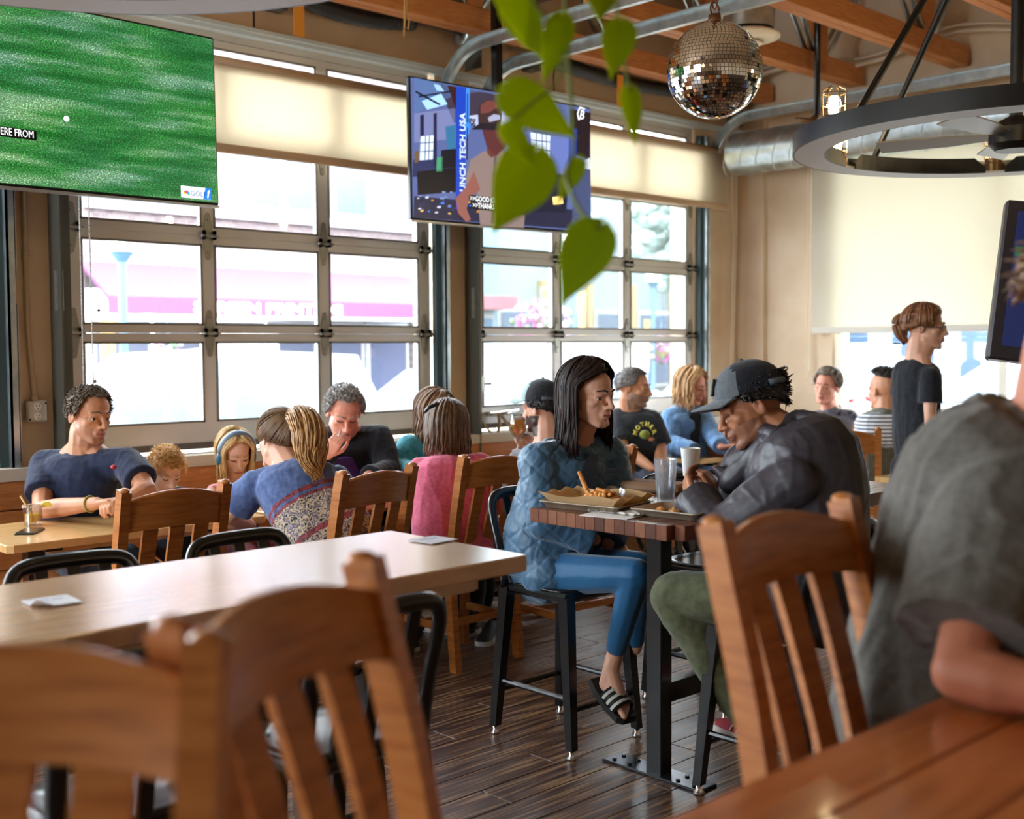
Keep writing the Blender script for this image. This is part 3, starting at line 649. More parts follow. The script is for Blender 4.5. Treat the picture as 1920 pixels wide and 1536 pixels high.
# ---------------------------------------------------------------- ring lamps with ceiling fans
RINGB = mat('ring_black', (22,21,21), .45, .3); RINGW = mat('ring_underside', (212,210,210), .5)
BULB = mat('warm_bulb', (255,226,170), .4, emit=60); CAGE = mat('brass_cage', (120,96,66), .35, .8); FAN = mat('fan_grey', (150,148,142), .4, .4)
def ring_lamp(loc, label, rad=1.0, a0=0):
    t = thing('ring_lamp', label, 'chandelier', loc, 0, 'ring chandeliers')
    G().lathe([(rad-.14,0),(rad,0),(rad,.012),(rad-.14,.012)],n=72).build('underside', RINGW, t, 30)
    G().lathe([(rad,0),(rad+.008,0),(rad+.008,.085),(rad,.085)],n=72).build('outer_band', RINGB, t, 30)
    # inner band, notched at each lamp
    NB = 6; rin = rad-.14
    for k in range(NB):
        A0 = a0+k*2*math.pi/NB+.055; A1 = a0+(k+1)*2*math.pi/NB-.055; st = 14; v = []; f = []
        for i in range(st+1):
            a = A0+(A1-A0)*i/st; e = min(1, min(i, st-i)/1.0); z = .03+.05*e
            for r in (rin-.007, rin): v += [(r*math.cos(a), r*math.sin(a), 0), (r*math.cos(a), r*math.sin(a), z)]
        for i in range(st):
            o = i*4; f += [(o,o+1,o+5,o+4),(o+2,o+6,o+7,o+3),(o+1,o+3,o+7,o+5),(o,o+4,o+6,o+2)]
        G().add(v, f+[(0,2,3,1),(st*4,st*4+1,st*4+3,st*4+2)]).build('inner_band', RINGB, t)
    for k in range(NB):
        a = a0+k*2*math.pi/NB; x, y = (rad-.07)*math.cos(a), (rad-.07)*math.sin(a)
        L = G().lathe([(0,.012),(.055,.012),(.055,.055),(.045,.06),(.045,.085),(0,.085)],(x,y,0),18).build('lamp_holder', CAGE, t, 40)
        G().lathe([(0,.085),(.018,.085),(.02,.115),(.032,.15),(.026,.178),(.012,.19),(0,.192)],(x,y,0),16).build('bulb', BULB, L, True)
        g = G()
        for j in range(6): q = j*math.pi/3; g.tube([(x+.048*math.cos(q),y+.048*math.sin(q),.08),(x+.05*math.cos(q),y+.05*math.sin(q),.215),(x+.02*math.cos(q),y+.02*math.sin(q),.232)],.0028,5)
        for z in (.1,.15,.2): g.tube([(x+.05*math.cos(q),y+.05*math.sin(q),z) for q in np.linspace(0,2*math.pi,15)[:-1]],.0028,5,closed=True)
        g.build('cage', CAGE, L)
    for k in range(4):
        a = a0+.2+k*math.pi/2; G().cyl((rad*.96*math.cos(a),rad*.96*math.sin(a),.05),(.12*math.cos(a),.12*math.sin(a),1.25),.016,n=8).build('stay_rod', RINGB, t)
    G().lathe([(0,.0),(.09,.0),(.12,.03),(.12,.1),(.07,.14),(.03,.16),(.03,2.0),(0,2.0)],(0,0,-.02),22).build('fan_motor', RINGB, t, 40)
    for k in range(5):
        a = a0+.5+k*2*math.pi/5; d = V((math.cos(a),math.sin(a),0)); s = V((-math.sin(a),math.cos(a),.25)).normalized()
        G().sweep([d*.1+V((0,0,.05)), d*.3+V((0,0,.05)), d*.62+V((0,0,.05))],[.05,.11,.13],.008,s).build('fan_blade', FAN, t)
    return t
ring_lamp((5.46,2.35,2.42), 'black ring lamp with caged bulbs and a fan at the right edge', 1.0, R(150))
p = Q(250,15,3.35); ring_lamp((p.x-.62*.94, p.y-.78*.94, p.z), 'ring lamp whose pale underside crosses the upper left corner', 1.0, .3)
# ---------------------------------------------------------------- sprinkler drop and cable by the duct
t = thing('sprinkler_pipe', 'black drop pipe with brass fitting above the end wall duct', 'pipe')
q = onx(1532,190,7.4); G().cyl((q.x,q.y,q.z-.1),(q.x,q.y,4.5),.022).build('pipe', BLACKM, t, True)
G().tube([(q.x,q.y,q.z-.1),(q.x-.03,q.y+.03,q.z-.14),(q.x-.12,q.y+.1,q.z-.13)],[.02,.025,.018],8).build('fitting', mat('old_brass',(120,92,62),.4,.7), t, True)
t = thing('ceiling_rail', 'black ceiling rail behind the mirror ball', 'rail')
G().cbox((5.3,4.6,3.72),(.06,1.9,.07),.005).build('bar', BLACKM, t); G().cyl((5.3,5.1,3.75),(5.3,5.1,4.5),.02).build('hanger', BLACKM, t)
t = thing('twine_hank', 'small looped hank of twine hanging by the first spring', 'twine')
q = ony(762,22,5.5); G().tube([(q.x,5.5,q.z+.12),(q.x,5.5,q.z),(q.x+.02,5.5,q.z-.05),(q.x+.012,5.5,q.z-.1),(q.x-.015,5.5,q.z-.09),(q.x-.01,5.5,q.z)],.006,5).tube([(q.x-.01,5.5,q.z+.1),(q.x-.02,5.5,q.z-.15)],.005,5).build('twine', mat('twine',(206,160,96),.9), t)
t = thing('wall_cables', 'slack pale cables along the top of the end wall', 'cable')
g = G(); P = [(8.1,5.7-.2*i,3.68+.05*math.sin(i*.9)) for i in range(16)]; g.tube(P,.018,6).tube([(a,b,c+.045) for a,b,c in P],.012,6); g.build('cable', mat('pale_cable',(214,196,172),.7), t, True)
# ---------------------------------------------------------------- screens
def emis(name, col, s=1.0):
    if name in MATS: return MATS[name]
    m = mat(name, col, .3, emit=s); m.node_tree.nodes['Principled BSDF'].inputs['Base Color'].default_value = (.01,.01,.01,1); return m
def screen(label, c, yaw, w, h, tilt=0):
    t = thing('television', label, 'television', c, 0); t.rotation_euler = (tilt,0,yaw)      # front looks along -y
    G().cbox((0,.02,0),(w,.035,h),.006).build('housing', BLACKP, t)
    G().bx(-w/2,w/2,.0,.03,-h/2-.012,-h/2-.001).build('base_strip', mat('silver_strip',(180,184,190),.3,.7), t)
    G().cbox((0,.07,0),(.5,.07,.4),.01).build('wall_mount', BLACKM, t)
    return t
W65, H65 = 1.46, .83
tv = screen('large screen showing a golf ball on grass', (2.25,5.245,2.634), R(1.3), W65, H65, R(-1.5))
def grass():
    m = mat('golf_grass_picture', (30,120,50), .25); nt = m.node_tree; b = nt.nodes['Principled BSDF']
    tc = nt.nodes.new('ShaderNodeTexCoord'); cols = []
    for sc, ns in (((1.1,1,9),1.6), ((44,1,76),3.0), ((1.2,1,2.5),1.8)):
        mp = nt.nodes.new('ShaderNodeMapping'); mp.inputs['Scale'].default_value = sc; mp.inputs['Rotation'].default_value = (0,R(-5),0); nt.links.new(tc.outputs['Object'], mp.inputs[0])
        n = nt.nodes.new('ShaderNodeTexNoise'); n.inputs['Scale'].default_value = ns; n.inputs['Detail'].default_value = 4; nt.links.new(mp.outputs[0], n.inputs['Vector']); cols.append(n.outputs['Fac'])
    r1 = ramp(nt, cols[0], [(.36,(26,108,52)),(.5,(60,140,82)),(.64,(136,182,158))])
    r2 = ramp(nt, cols[1], [(.36,(30,50,40)),(.52,(120,124,122)),(.68,(250,252,250))])
    r3 = ramp(nt, cols[2], [(.4,(116,128,116)),(.65,(168,168,70))])
    m1 = nt.nodes.new('ShaderNodeMix'); m1.data_type = 'RGBA'; m1.blend_type = 'OVERLAY'; m1.inputs[0].default_value = .8
    nt.links.new(r1.outputs[0], m1.inputs[6]); nt.links.new(r2.outputs[0], m1.inputs[7])
    m2 = nt.nodes.new('ShaderNodeMix'); m2.data_type = 'RGBA'; m2.blend_type = 'OVERLAY'; m2.inputs[0].default_value = .5
    nt.links.new(m1.outputs[2], m2.inputs[6]); nt.links.new(r3.outputs[0], m2.inputs[7])
    b.inputs['Base Color'].default_value = (.01,.01,.01,1); nt.links.new(m2.outputs[2], b.inputs['Emission Color']); b.inputs['Emission Strength'].default_value = .95
    return m
XZ = frame((1,0,0),(0,0,1),(0,-1,0),(0,0,0))
def XZat(x, z, y=-.0045): return Matrix.Translation((x,y,z)) @ XZ
bz = .012
pic = G().bx(-W65/2+bz, W65/2-bz, -.003, .004, -H65/2+bz, H65/2-bz).build('picture', grass(), tv)
# local position of a photo pixel on the first screen
def tvloc(tvo, px, py):
    M = Matrix.Translation(tvo.location) @ tvo.rotation_euler.to_matrix().to_4x4(); Mi = M.inverted(); o = Mi @ CAM; d = (Mi @ (CAM+sight(px,py)))-o; k = -o.y/d.y; p = o+d*k; return p.x, p.z
EW = emis('screen_white', (244,248,250), 1.0); EK = mat('screen_black', (4,4,5), .3)
x, z = tvloc(tv,124,223); G().lathe([(0,-.003),(.013,-.003),(.013,.0),(0,.0)],(x,-.004,z),20,Matrix.Rotation(R(90),3,'X')).build('golf_ball', EW, pic)
x0, z0 = tvloc(tv,68,264); x1, z1 = tvloc(tv,68,246); G().bx(x0-.62,x0,-.006,-.003,z0,z1).build('caption_box', EK, pic)
text('caption', 'ERE FROM', .046, XZat(x0-.012,z0+.008,-.007), EW, pic, .0005, 'RIGHT', .7)
x0, z0 = tvloc(tv,339,370); x1, z1 = tvloc(tv,394,354); lg = G().cbox(((x0+x1)/2,-.005,(z0+z1)/2),(x1-x0,.003,z1-z0),.001).build('channel_badge', emis('badge_white',(222,232,240),.95), pic)
G().prism([(x1-.045,z0),(x1,z0),(x1,z1),(x1-.03,z1)],.002,(0,-.0072,0)).build('badge_blue', emis('badge_blue_m',(20,110,200),.9), lg)
for i, cc in enumerate(((250,190,40),(236,120,40),(220,50,60),(120,80,170),(40,130,210),(60,170,90))):
    a = R(15+30*i); d = V((-math.cos(a),0,math.sin(a))); G().ell(V((x0+.028,-.0075,z0+.016))+d*.012,(.0045,.001,.009),Matrix.Rotation(-math.atan2(d.x,d.z)*-1,3,'Y'),8,6).build('petal', emis('petal_%d' % i, cc, .9), lg)
text('badge_word', 'GOLF', .036, XZat(x0+.048,z0+.011,-.0085), emis('badge_navy',(30,60,120),.8), lg, .0004, 'LEFT', .95)
G().tube([(x1-.02,-.0085,z0+.008),(x1-.016,-.0085,z0+.03),(x1-.01,-.0085,z0+.045)],.003,5).ell((x1-.016,-.0085,z0+.036),(.004,.001,.004),None,6,5).build('badge_golfer', EW, lg)
# second screen: a man in a repair garage
tv2 = screen('hanging screen showing a man in a repair garage', (5.019,5.324,2.668), R(-3.5), W65, H65, R(-.6))
G().bx(-.025,.025,.06,.11,.1,1.15).build('pole', BLACKM, tv2); G().cbox((.0,.03,1.1),(.14,.3,.05),.01).build('ceiling_plate', BLACKM, tv2)
pic = G().bx(-W65/2+bz, W65/2-bz, -.003, .004, -H65/2+bz, H65/2-bz).build('picture', emis('garage_wall_picture',(92,106,160),.6), tv2)
def T2(px, py): return tvloc(tv2, px, py)
def poly(name, pts, col, lay, s=.7, par=None):
    P = [T2(*p) for p in pts]; return G().prism(P, .0012, (0,-.0036-.0013*lay,0)).build(name, emis('tv_'+name+'_%d_%d_%d' % col, col, s), par or pic)
poly('ceiling_area', [(776,146),(905,172),(855,178),(776,213)], (84,110,160), 0)
poly('ceiling_area', [(820,156),(950,182),(950,250),(850,230)], (70,60,80), 0, .5)
poly('ceiling_glow', [(790,190),(826,176),(838,196),(800,206)], (150,190,235), 1, .9)
poly('ceiling_glow', [(812,158),(824,160),(832,172),(818,170)], (150,190,225), 1, .8)
poly('roof_edge', [(838,160),(858,164),(856,210)], (60,26,24), 1, .6)
poly('ceiling_rail', [(778,170),(826,196),(822,198),(778,174)], (20,26,50), 2, .5)
poly('ceiling_rail', [(784,180),(846,170),(846,173),(784,183)], (20,26,50), 2, .5)
poly('wall_board', [(776,213),(853,203),(853,260),(776,268)], (120,128,176), 0, .65)
poly('garage_pillar', [(787,216),(794,215),(794,258),(787,259)], (36,40,80), 1, .5)
poly('garage_pillar', [(812,213),(818,212),(818,312),(812,312)], (36,40,80), 1, .5)
poly('garage_window', [(788,256),(812,254),(810,299),(786,301)], (190,206,226), 2, .95)
for a in (796,803): poly('window_bar', [(a,255),(a+1.4,255),(a,300),(a-1.4,300)], (60,70,110), 3, .5)
for b in (268,284): poly('window_bar', [(787,b),(811,b-1.6),(811,b),(787,b+1.6)], (60,70,110), 3, .5)
poly('low_wall', [(774,300),(855,296),(852,330),(773,332)], (44,52,96), 0, .6)
poly('green_sign', [(818,296),(829,294),(828,322),(817,322)], (70,150,110), 2, .7)
poly('blue_sign', [(834,238),(853,234),(852,286),(838,283)], (50,110,150), 1, .7)
poly('poster', [(776,284),(784,283),(783,305),(776,306)], (120,90,60), 2, .6)
poly('dark_cabinet', [(826,282),(855,279),(855,314),(826,316)], (18,20,36), 2, .5)
poly('workbench', [(781,322),(860,314),(862,360),(782,366)], (14,16,30), 2, .5)
poly('bench_clutter', [(776,368),(1106,396),(1106,432),(774,408)], (34,36,66), 1, .6)
rnd = random.Random(12); cols = [(60,110,200),(200,205,220),(190,130,40),(30,40,90),(120,140,190),(20,20,30),(220,180,90)]
for i in range(44):
    a = rnd.uniform(780,905); b = rnd.uniform(355,398)+(a-780)*.05; s = rnd.uniform(2,8); poly('clutter_%d' % (i % 3), [(a,b),(a+s,b+rnd.uniform(-2,1)),(a+s*.8,b+s*.6),(a-1,b+s*.5)], cols[i % 7], 3, .75)
poly('lift_column', [(854,162),(872,165),(870,400),(853,392)], (20,60,170), 4, .8)
poly('lift_column_edge', [(872,165),(879,166),(878,250),(871,262)], (60,130,220), 4, .8)
poly('lift_slot', [(874,176),(876,176),(875,300),(873,300)], (10,16,40), 5, .4)
poly('lift_clamp', [(866,228),(880,232),(880,242),(866,236)], (50,120,220), 6, .9)
# words up the lift column
a = V((*T2(864,354),0)); b = V((*T2(864,236),0)); dd = (b-a); ang = math.atan2(dd.y, dd.x)
text('column_lettering', 'UNCH TECH USA', .06, Matrix.Translation((a.x+.024,-.013,a.y-.02)) @ Matrix.Rotation(-ang,4,'Y') @ XZ, emis('column_white',(190,205,235),.9), pic, .0004, 'LEFT', 1.0, .0012)
poly('banner_sign', [(876,218),(965,205),(970,240),(878,236)], (170,180,215), 3, .8)
x, z = T2(877,231); text('banner_word', 'gg', .062, XZat(x,z,-.0095), emis('banner_ink',(20,22,40),.4), pic, .0003, 'LEFT', 1, .0015)
x, z = T2(946,216); text('banner_word', 'od.', .06, XZat(x,z,-.0095), MATS['banner_ink'], pic, .0003, 'LEFT', 1, .0015)
poly('wall_notice', [(953,222),(971,225),(970,242),(953,239)], (190,200,226), 4, .8)
poly('side_wall', [(955,245),(1100,262),(1100,330),(955,320)], (100,116,180), 1, .7)
poly('garage_window', [(993,248),(1030,254),(1028,300),(995,296)], (190,206,226), 4, .95)
for a in (1003,1014,1022): poly('window_bar', [(a,249),(a+1.4,249),(a+1.4,300),(a,300)], (60,70,110), 5, .5)
for b in (262,279): poly('window_bar', [(994,b),(1030,b+4),(1030,b+6),(994,b+2)], (60,70,110), 5, .5)
poly('side_dark', [(1068,205),(1106,212),(1104,300),(1070,290)], (40,28,36), 3, .5)
poly('side_lift', [(1066,240),(1080,243),(1078,310),(1064,306)], (24,60,160), 4, .7)
poly('bystander_coat', [(1076,318),(1104,312),(1106,430),(1070,426)], (70,80,120), 4, .6)
poly('bystander_cap', [(1088,305),(1104,296),(1106,318),(1090,316)], (200,205,215), 5, .8)
poly('dark_cabinet', [(960,312),(1066,330),(1060,400),(960,395)], (26,30,56), 2, .5)
poly('spark_light', [(1034,370),(1052,368),(1054,382),(1036,384)], (250,200,120), 5, 1.2)
# figure on the screen
poly('figure_arm', [(886,322),(872,350),(852,372),(856,400),(872,417),(880,412),(872,392),(878,372),(898,356)], (150,92,84), 8, .6)
poly('figure_shirt', [(880,300),(905,284),(925,280),(960,292),(985,320),(980,428),(898,422),(892,360),(880,352),(870,340)], (140,120,116), 7, .65)
poly('figure_shirt_fold', [(924,284),(930,284),(926,420),(918,420)], (110,92,92), 8, .55)
poly('figure_neck', [(912,268),(930,266),(934,290),(918,296),(910,286)], (120,64,60), 8, .5)
poly('figure_face', [(900,240),(945,236),(952,258),(944,280),(926,292),(910,276)], (104,52,56), 9, .5)
poly('figure_cap', [(893,214),(896,198),(908,189),(922,188),(934,194),(938,214),(936,238),(894,236)], (66,44,46), 10, .6)
poly('figure_cap_crown', [(898,198),(910,190),(924,190),(932,200),(914,212),(898,214)], (120,66,62), 11, .6)
poly('figure_cap_brim', [(880,244),(896,232),(936,232),(936,246),(900,244)], (40,34,46), 11, .5)
poly('figure_cap_badge', [(911,222),(922,215),(934,217),(934,225),(914,230)], (160,165,190), 12, .7)
x, z = T2(872,392); poly('caption_box', [(876,366),(980,378),(980,390),(876,378)], (8,8,10), 12, .2); poly('caption_box', [(880,380),(980,391),(980,403),(880,392)], (8,8,10), 12, .2)
x, z = T2(877,378); text('caption', '>>GOOD JOB ST', .044, XZat(x,z+.004,-.0215), EW, pic, .0003, 'LEFT', .8)
x, z = T2(882,391); text('caption', '>>THANKS ST', .044, XZat(x,z+.004,-.0215), EW, pic, .0003, 'LEFT', .8)
x, z = T2(1084,223); text('channel_mark', 'B', .085, Matrix.Translation((x,-.009,z)) @ Matrix(((1,.25,0,0),(0,0,-1,0),(0,1,0,0),(0,0,0,1))), EW, pic, .0004, 'LEFT', .9)
G().tube([(x+.0,-.009,z-.01),(x-.015,-.009,z+.03),(x+.01,-.009,z+.075),(x+.05,-.009,z+.07)],.004,5).build('channel_swash', EW, pic)
# third screen cut by the right edge
p = Q(1889,372,4.9); d = V((RT.x,RT.y,0)).normalized()
tv3 = thing('television', 'dark screen with a grey bezel cut by the right edge of the picture', 'television', p)
tv3.rotation_euler = (R(-8), R(7), math.atan2(d.y,d.x)+R(-14))
G().cbox((.6,.05,-.34),(1.2,.08,.68),.01).build('housing', mat('grey_bezel',(52,46,50),.35), tv3)
pic = G().bx(.05,1.15,.0,.011,-.62,-.05).build('picture', emis('night_game_picture',(30,44,96),.35), tv3)
G().bx(.055,1.1,-.002,.0,-.24,-.2).build('green_strip', emis('strip_green',(30,110,70),.4), pic); G().bx(.055,1.1,-.002,.0,-.42,-.36).build('purple_strip', emis('strip_purple',(70,50,110),.4), pic)
G().cyl((.6,.1,-.3),(.6,.1,1.2),.025).build('pole', BLACKM, tv3)
# ---------------------------------------------------------------- wooden chairs (face +y, origin on the floor)
def curve(pts, n=10):
    """smooth curve through a few points"""
    P = [V(p) for p in pts]; P = [P[0]*2-P[1]]+P+[P[-1]*2-P[-2]]; out = []
    for i in range(1, len(P)-2):
        for k in range(n):
            t = k/n; a, b, c, d = P[i-1], P[i], P[i+1], P[i+2]
            out.append(.5*((2*b)+(c-a)*t+(2*a-5*b+4*c-d)*t*t+(3*b-a-3*c+d)*t**3))
    return out+[P[-2]]
def wood_chair(seat, top, label, group):
    t = thing('wooden_chair', label, 'chair', group=group)
    hw = .197; rl = .165 if seat < .5 else .138                                        # seat-to-top height is the same on both kinds
    def post(x):
        P = curve([(x,-.215,0),(x,-.19,seat*.55),(x,-.185,seat),(x,-.215,seat+.22),(x,-.265,top-.09),(x,-.285,top-.012)], 4)
        g = G(); g.sweep(P, .037, .046, (1,0,0)); g.ell((x,-.285,top-.012),(.0185,.023,.012),None,12,7); return g
    for s in (-1,1): post(s*hw).build('rear_post', WOOD, t, 35)
    for s in (-1,1): G().sweep([(s*hw,.195,0),(s*hw*1.0,.19,seat*.4),(s*hw,.185,seat-.02)], [.03,.036,.04], .038, (1,0,0)).build('front_leg', WOOD, t)
    # top rail: arched along the top, bowed to the rear
    rings = []
    for i in range(13):
        u = -1+2*i/12; x = u*(hw-.012); bow = -.035*(1-u*u); zt = top-.05+.032*(1-u*u); zb = top-rl+.012*(1-u*u); yb, yt = -.252+bow, -.272+bow
        rings.append([V((x,yb+.011,zb)),V((x,yt+.011,zt-.006)),V((x,yt+.004,zt)),V((x,yt-.006,zt)),V((x,yt-.013,zt-.006)),V((x,yb-.013,zb))])
    G().loft(rings).build('top_rail', WOOD, t, 40)
    for x in (-.1,0,.1):
        bow = -.035*(1-(x/hw)**2)
        G().sweep(curve([(x*.95,-.185,seat+.05),(x*.97,-.195+bow*.4,seat+.15),(x,-.225+bow*.8,seat+.29),(x,-.252+bow,top-rl+.01)],4), .058, .013, (1,0,0)).build('slat', WOOD, t, 30)
    G().sweep([(-hw,-.185,seat+.045),(0,-.187,seat+.045),(hw,-.185,seat+.045)], .02, .045, (0,1,0)).build('lower_rail', WOOD, t)
    g = G(); rings = []
    for z, k in ((seat-.035,.97),(seat-.012,1.0),(seat-.004,.99),(seat,.96)):
        rings.append([V((x*k,y*k+.0,z)) for x, y in ((-.19,-.19),(.19,-.19),(.215,.1),(.21,.2),(.15,.225),(-.15,.225),(-.21,.2),(-.215,.1))])
    g.loft(rings).build('seat', WOOD, t, 30)
    for z in ((seat*.42,) if seat < .5 else (.2,.42)):
        for s in (-1,1): G().sweep([(s*hw,-.2,z),(s*hw,.19,z)], .018, .034, (1,0,0)).build('stretcher', WOOD, t)
    G().sweep([(-hw,.19,seat*.32),(hw,.19,seat*.32)], .034, .018, (0,0,1)).build('stretcher', WOOD, t)
    G().sweep([(-hw,-.195,seat*.5),(hw,-.195,seat*.5)], .034, .018, (0,0,1)).build('stretcher', WOOD, t)
    for s in (-1,1):
        G().bx(s*hw-.018,s*hw+.018,-.17,.17,seat-.09,seat-.034).build('apron', WOOD, t)
    return t
LOWG = 'low slatted oak dining chairs'; HIGHG = 'tall slatted oak counter chairs'
low = wood_chair(.46, 1.02, 'oak slat chair between the navy-shirted man and the white glare table', LOWG); low.location = (2.005,4.165,0)
dup(low, (2.853,4.125,0), R(7), 'oak slat chair under the woman with the ponytail')
dup(low, (3.675,4.26,0), R(-1), 'oak slat chair under the woman in the pink sweater')
q = onz(1188,832,1.02); dup(low, (q.x-.2,q.y+.285,0), R(-3), 'oak slat chair half hidden behind the woman in the quilted jacket')
q = onz(1603,792,1.02); dup(low, (q.x-.14,q.y-.02,0), R(-62), 'oak slat chair against the end wall beside the tank top')
high = wood_chair(.72, 1.235, 'tall oak chair with three slats cut by the lower left corner', HIGHG)
high.location = (.207,.926,0); high.rotation_euler.z = R(137)
dup(high, (.849,.902,0), R(205.1), 'tall oak chair turned at an angle before the pale table')
dup(high, (1.692,.825,0), R(180+1), 'tall oak chair beside the man in the grey shirt')
# ---------------------------------------------------------------- black metal stools (face +y)
def stool(label):
    t = thing('metal_stool', label, 'stool', group='black metal counter stools'); sz = .6
    fr = [(-.182,.2),(.182,.2)]
    def leg(x0,y0,x1,y1): 
        a = V((x0,y0,sz-.015)); b = V((x1,y1,.035)); g = G(); rings = []
        for p, h in ((a,.023),(b,.016)): rings.append([p+V((h*sx,h*sy,0)) for sx, sy in ((-1,-1),(1,-1),(1,1),(-1,1))])
        return g.loft(rings)
    ft = [(-.155,.155,-.182,.205),(.155,.155,.182,.205),(-.155,-.16,-.182,-.205),(.155,-.16,.182,-.205)]
    for q in ft:
        l = leg(*q).build('leg', BLACKM, t); G().lathe([(0,0),(.017,0),(.02,.008),(.012,.02),(.012,.04),(0,.04)],(q[2],q[3],0),12).build('glide', CHROME, l, True)
    G().cbox((0,0,sz-.02),(.34,.34,.035),.012).build('seat_frame', BLACKM, t)
    rings = []
    for z, k in ((sz-.004,.165),(sz+.004,.16),(sz+.002,.13),(sz-.004,.1)): rings.append([V((k*math.copysign(abs(math.cos(a))**.5,math.cos(a)),k*math.copysign(abs(math.sin(a))**.5,math.sin(a)),z)) for a in np.linspace(0,2*math.pi,25)[:-1]])
    G().loft(rings).build('seat_pan', BLACKM, t, True)
    for z, qs in ((.175,((0,1),(2,3))),(.215,((0,2),(1,3)))):
        for a, b in qs:
            def at(i): 
                k = (sz-.015-z)/(sz-.05); q = ft[i]; return V((q[0]+(q[2]-q[0])*k, q[1]+(q[3]-q[1])*k, z))
            G().cyl(at(a),at(b),.011,n=8).build('rung', BLACKM, t)
    H = [(-.165,-.165,sz-.02),(-.17,-.185,sz+.12),(-.172,-.22,sz+.24),(-.16,-.238,sz+.3),(-.12,-.246,sz+.33),(0,-.25,sz+.335),(.12,-.246,sz+.33),(.16,-.238,sz+.3),(.172,-.22,sz+.24),(.17,-.185,sz+.12),(.165,-.165,sz-.02)]
    P = curve(H,4); G().tube(P,.021,10,flat=.8).build('back_frame', BLACKM, t, True)
    for x in (-.085,0,.085): G().sweep([(x,-.168,sz+.01),(x,-.2,sz+.16),(x,-.246,sz+.33)],.034,.01,(1,0,0)).build('back_slat', BLACKM, t)
    return t
st = stool('black metal stool under the woman in the quilted jacket'); st.location = (3.208,3.09,0); st.rotation_euler.z = R(180)
dup(st, (3.275,2.155,0), 0, 'black metal stool under the man in the dark hooded jacket')
dup(st, (3.98,2.975,0), R(180), 'black metal stool beside the empty place at the dark table')
dup(st, (1.27,2.84,0), R(176), 'black metal stool tucked behind the pale table, nearest the phone')
dup(st, (1.815,2.86,0), R(183), 'black metal stool tucked behind the pale table by the ponytail woman')
dup(st, (1.53,2.27,0), R(2), 'black metal stool pushed under the near side of the pale table, hoop showing')
dup(st, (1.0,2.25,0), R(-2), 'black metal stool behind the tall chair slats')
dup(st, (4.05,2.1,0), R(0), 'black metal stool beyond the tall chair slats at the dark table')
# ---------------------------------------------------------------- tables
BUT = [tex('butcher_strip_%d' % i, [(.3,a),(.7,b)], (3,30,12), nscale=2.2, detail=5, rough=.3, bump=.03, coat=.3) for i, (a, b) in enumerate((((80,42,28),(102,58,40)),((98,54,36),(120,72,50)),((72,38,27),(92,52,38)),((110,66,44),(132,84,58))))]
t = thing('counter_table', 'dark butcher block counter table holding the food trays', 'table')
YT0, YT1, XT0, XT1, ZT = 2.235, 2.885, 2.82, 4.35, .945
n = 15; rnd = random.Random(3)
for i in range(n):
    a = YT0+(YT1-YT0)*i/n; b = YT0+(YT1-YT0)*(i+1)/n
    x0 = XT0+(.035 if i == 0 else 0); G().cbox(((x0+XT1)/2,(a+b)/2,ZT-.024),(XT1-x0,b-a-.0004,.048),.0015).build('strip', BUT[rnd.randrange(4)], t)
TB = BLACKM
for x in (3.145, 4.02):
    G().cbox((x,2.575,.47),(.06,.07,.93),.004).build('leg', TB, t)
    pl = G().cbox((x,2.58,.005),(.1,.44,.01),.003).build('foot_plate', mat('steel_plate_dark',(70,74,82),.25,.8), t)
    for y in (2.4,2.47,2.69,2.76):
        for sx in (-.025,.025): G().cyl((x+sx,y,.01),(x+sx,y,.016),.008,n=6).build('bolt', BLACKP, pl)
    G().cbox((x,2.565,.893),(.06,.5,.012),.002).build('top_plate', TB, t)
G().cbox((3.58,2.575,.285),(.82,.045,.07),.004).build('stretcher', TB, t)
t = thing('counter_table', 'long pale counter table glaring white in the window light', 'table')
G().cbox((1.0,2.53,.922),(2.34,.6,.046),.004).build('top', WOODT, t)
for q in (((1.0,2.32,.875),(2.1,.022,.045)),((1.0,2.74,.875),(2.1,.022,.045)),((2.06,2.53,.875),(.022,.42,.045))): G().box(*q).build('apron', WOODT, t)
for x in (.1,1.5):
    G().cbox((x,2.53,.45),(.07,.07,.9),.004).build('leg', TB, t); G().cbox((x,2.53,.006),(.1,.44,.012),.003).build('foot_plate', MATS['steel_plate_dark'], t)
t = thing('counter_table', 'orange-brown table in the lower right corner under the grey sleeve', 'table')
for i in range(6): G().cbox((2.2,.856-.13*(i+.5),.92),(2.5,.129,.05),.004).build('plank', WOODF, t)
for x in (1.25,3.0):
    for y in (.2,.75): G().cbox((x,y,.45),(.07,.07,.9),.004).build('leg', WOODF, t)
def low_table(x0, x1, y0, y1, label, z=.73):
    t = thing('dining_table', label, 'table', group='low dining tables at the window bench'); c = .022
    P = [(x0+c,y0),(x1-c,y0),(x1,y0+c),(x1,y1-c),(x1-c,y1),(x0+c,y1),(x0,y1-c),(x0,y0+c)]
    G().loft([[V((x,y,zz)) for x, y in P] for zz in (z-.032,z-.004)]+[[V(((x-(x0+x1)/2)*.995+(x0+x1)/2,(y-(y0+y1)/2)*.99+(y0+y1)/2,z)) for x, y in P]]).build('top', LOWT, t)
    for x in (x0+.22,x1-.22):
        G().box((x,(y0+y1)/2,.36),(.07,.07,.68)).build('column', BLACKM, t); G().cbox((x,(y0+y1)/2,.015),(.07,.5,.03),.006).build('foot', BLACKM, t); G().box((x,(y0+y1)/2,z-.045),(.07,.45,.026)).build('bracket', BLACKM, t)
    G().box(((x0+x1)/2,y0+.12,z-.05),(x1-x0-.4,.03,.036)).build('cleat', LOWT, t)
    return t
LOWT = tex('honey_table_wood', [(.25,(204,154,92)),(.5,(222,176,116)),(.8,(232,192,138))], (2,24,8), nscale=2.2, detail=5, rough=.22, coat=.4)
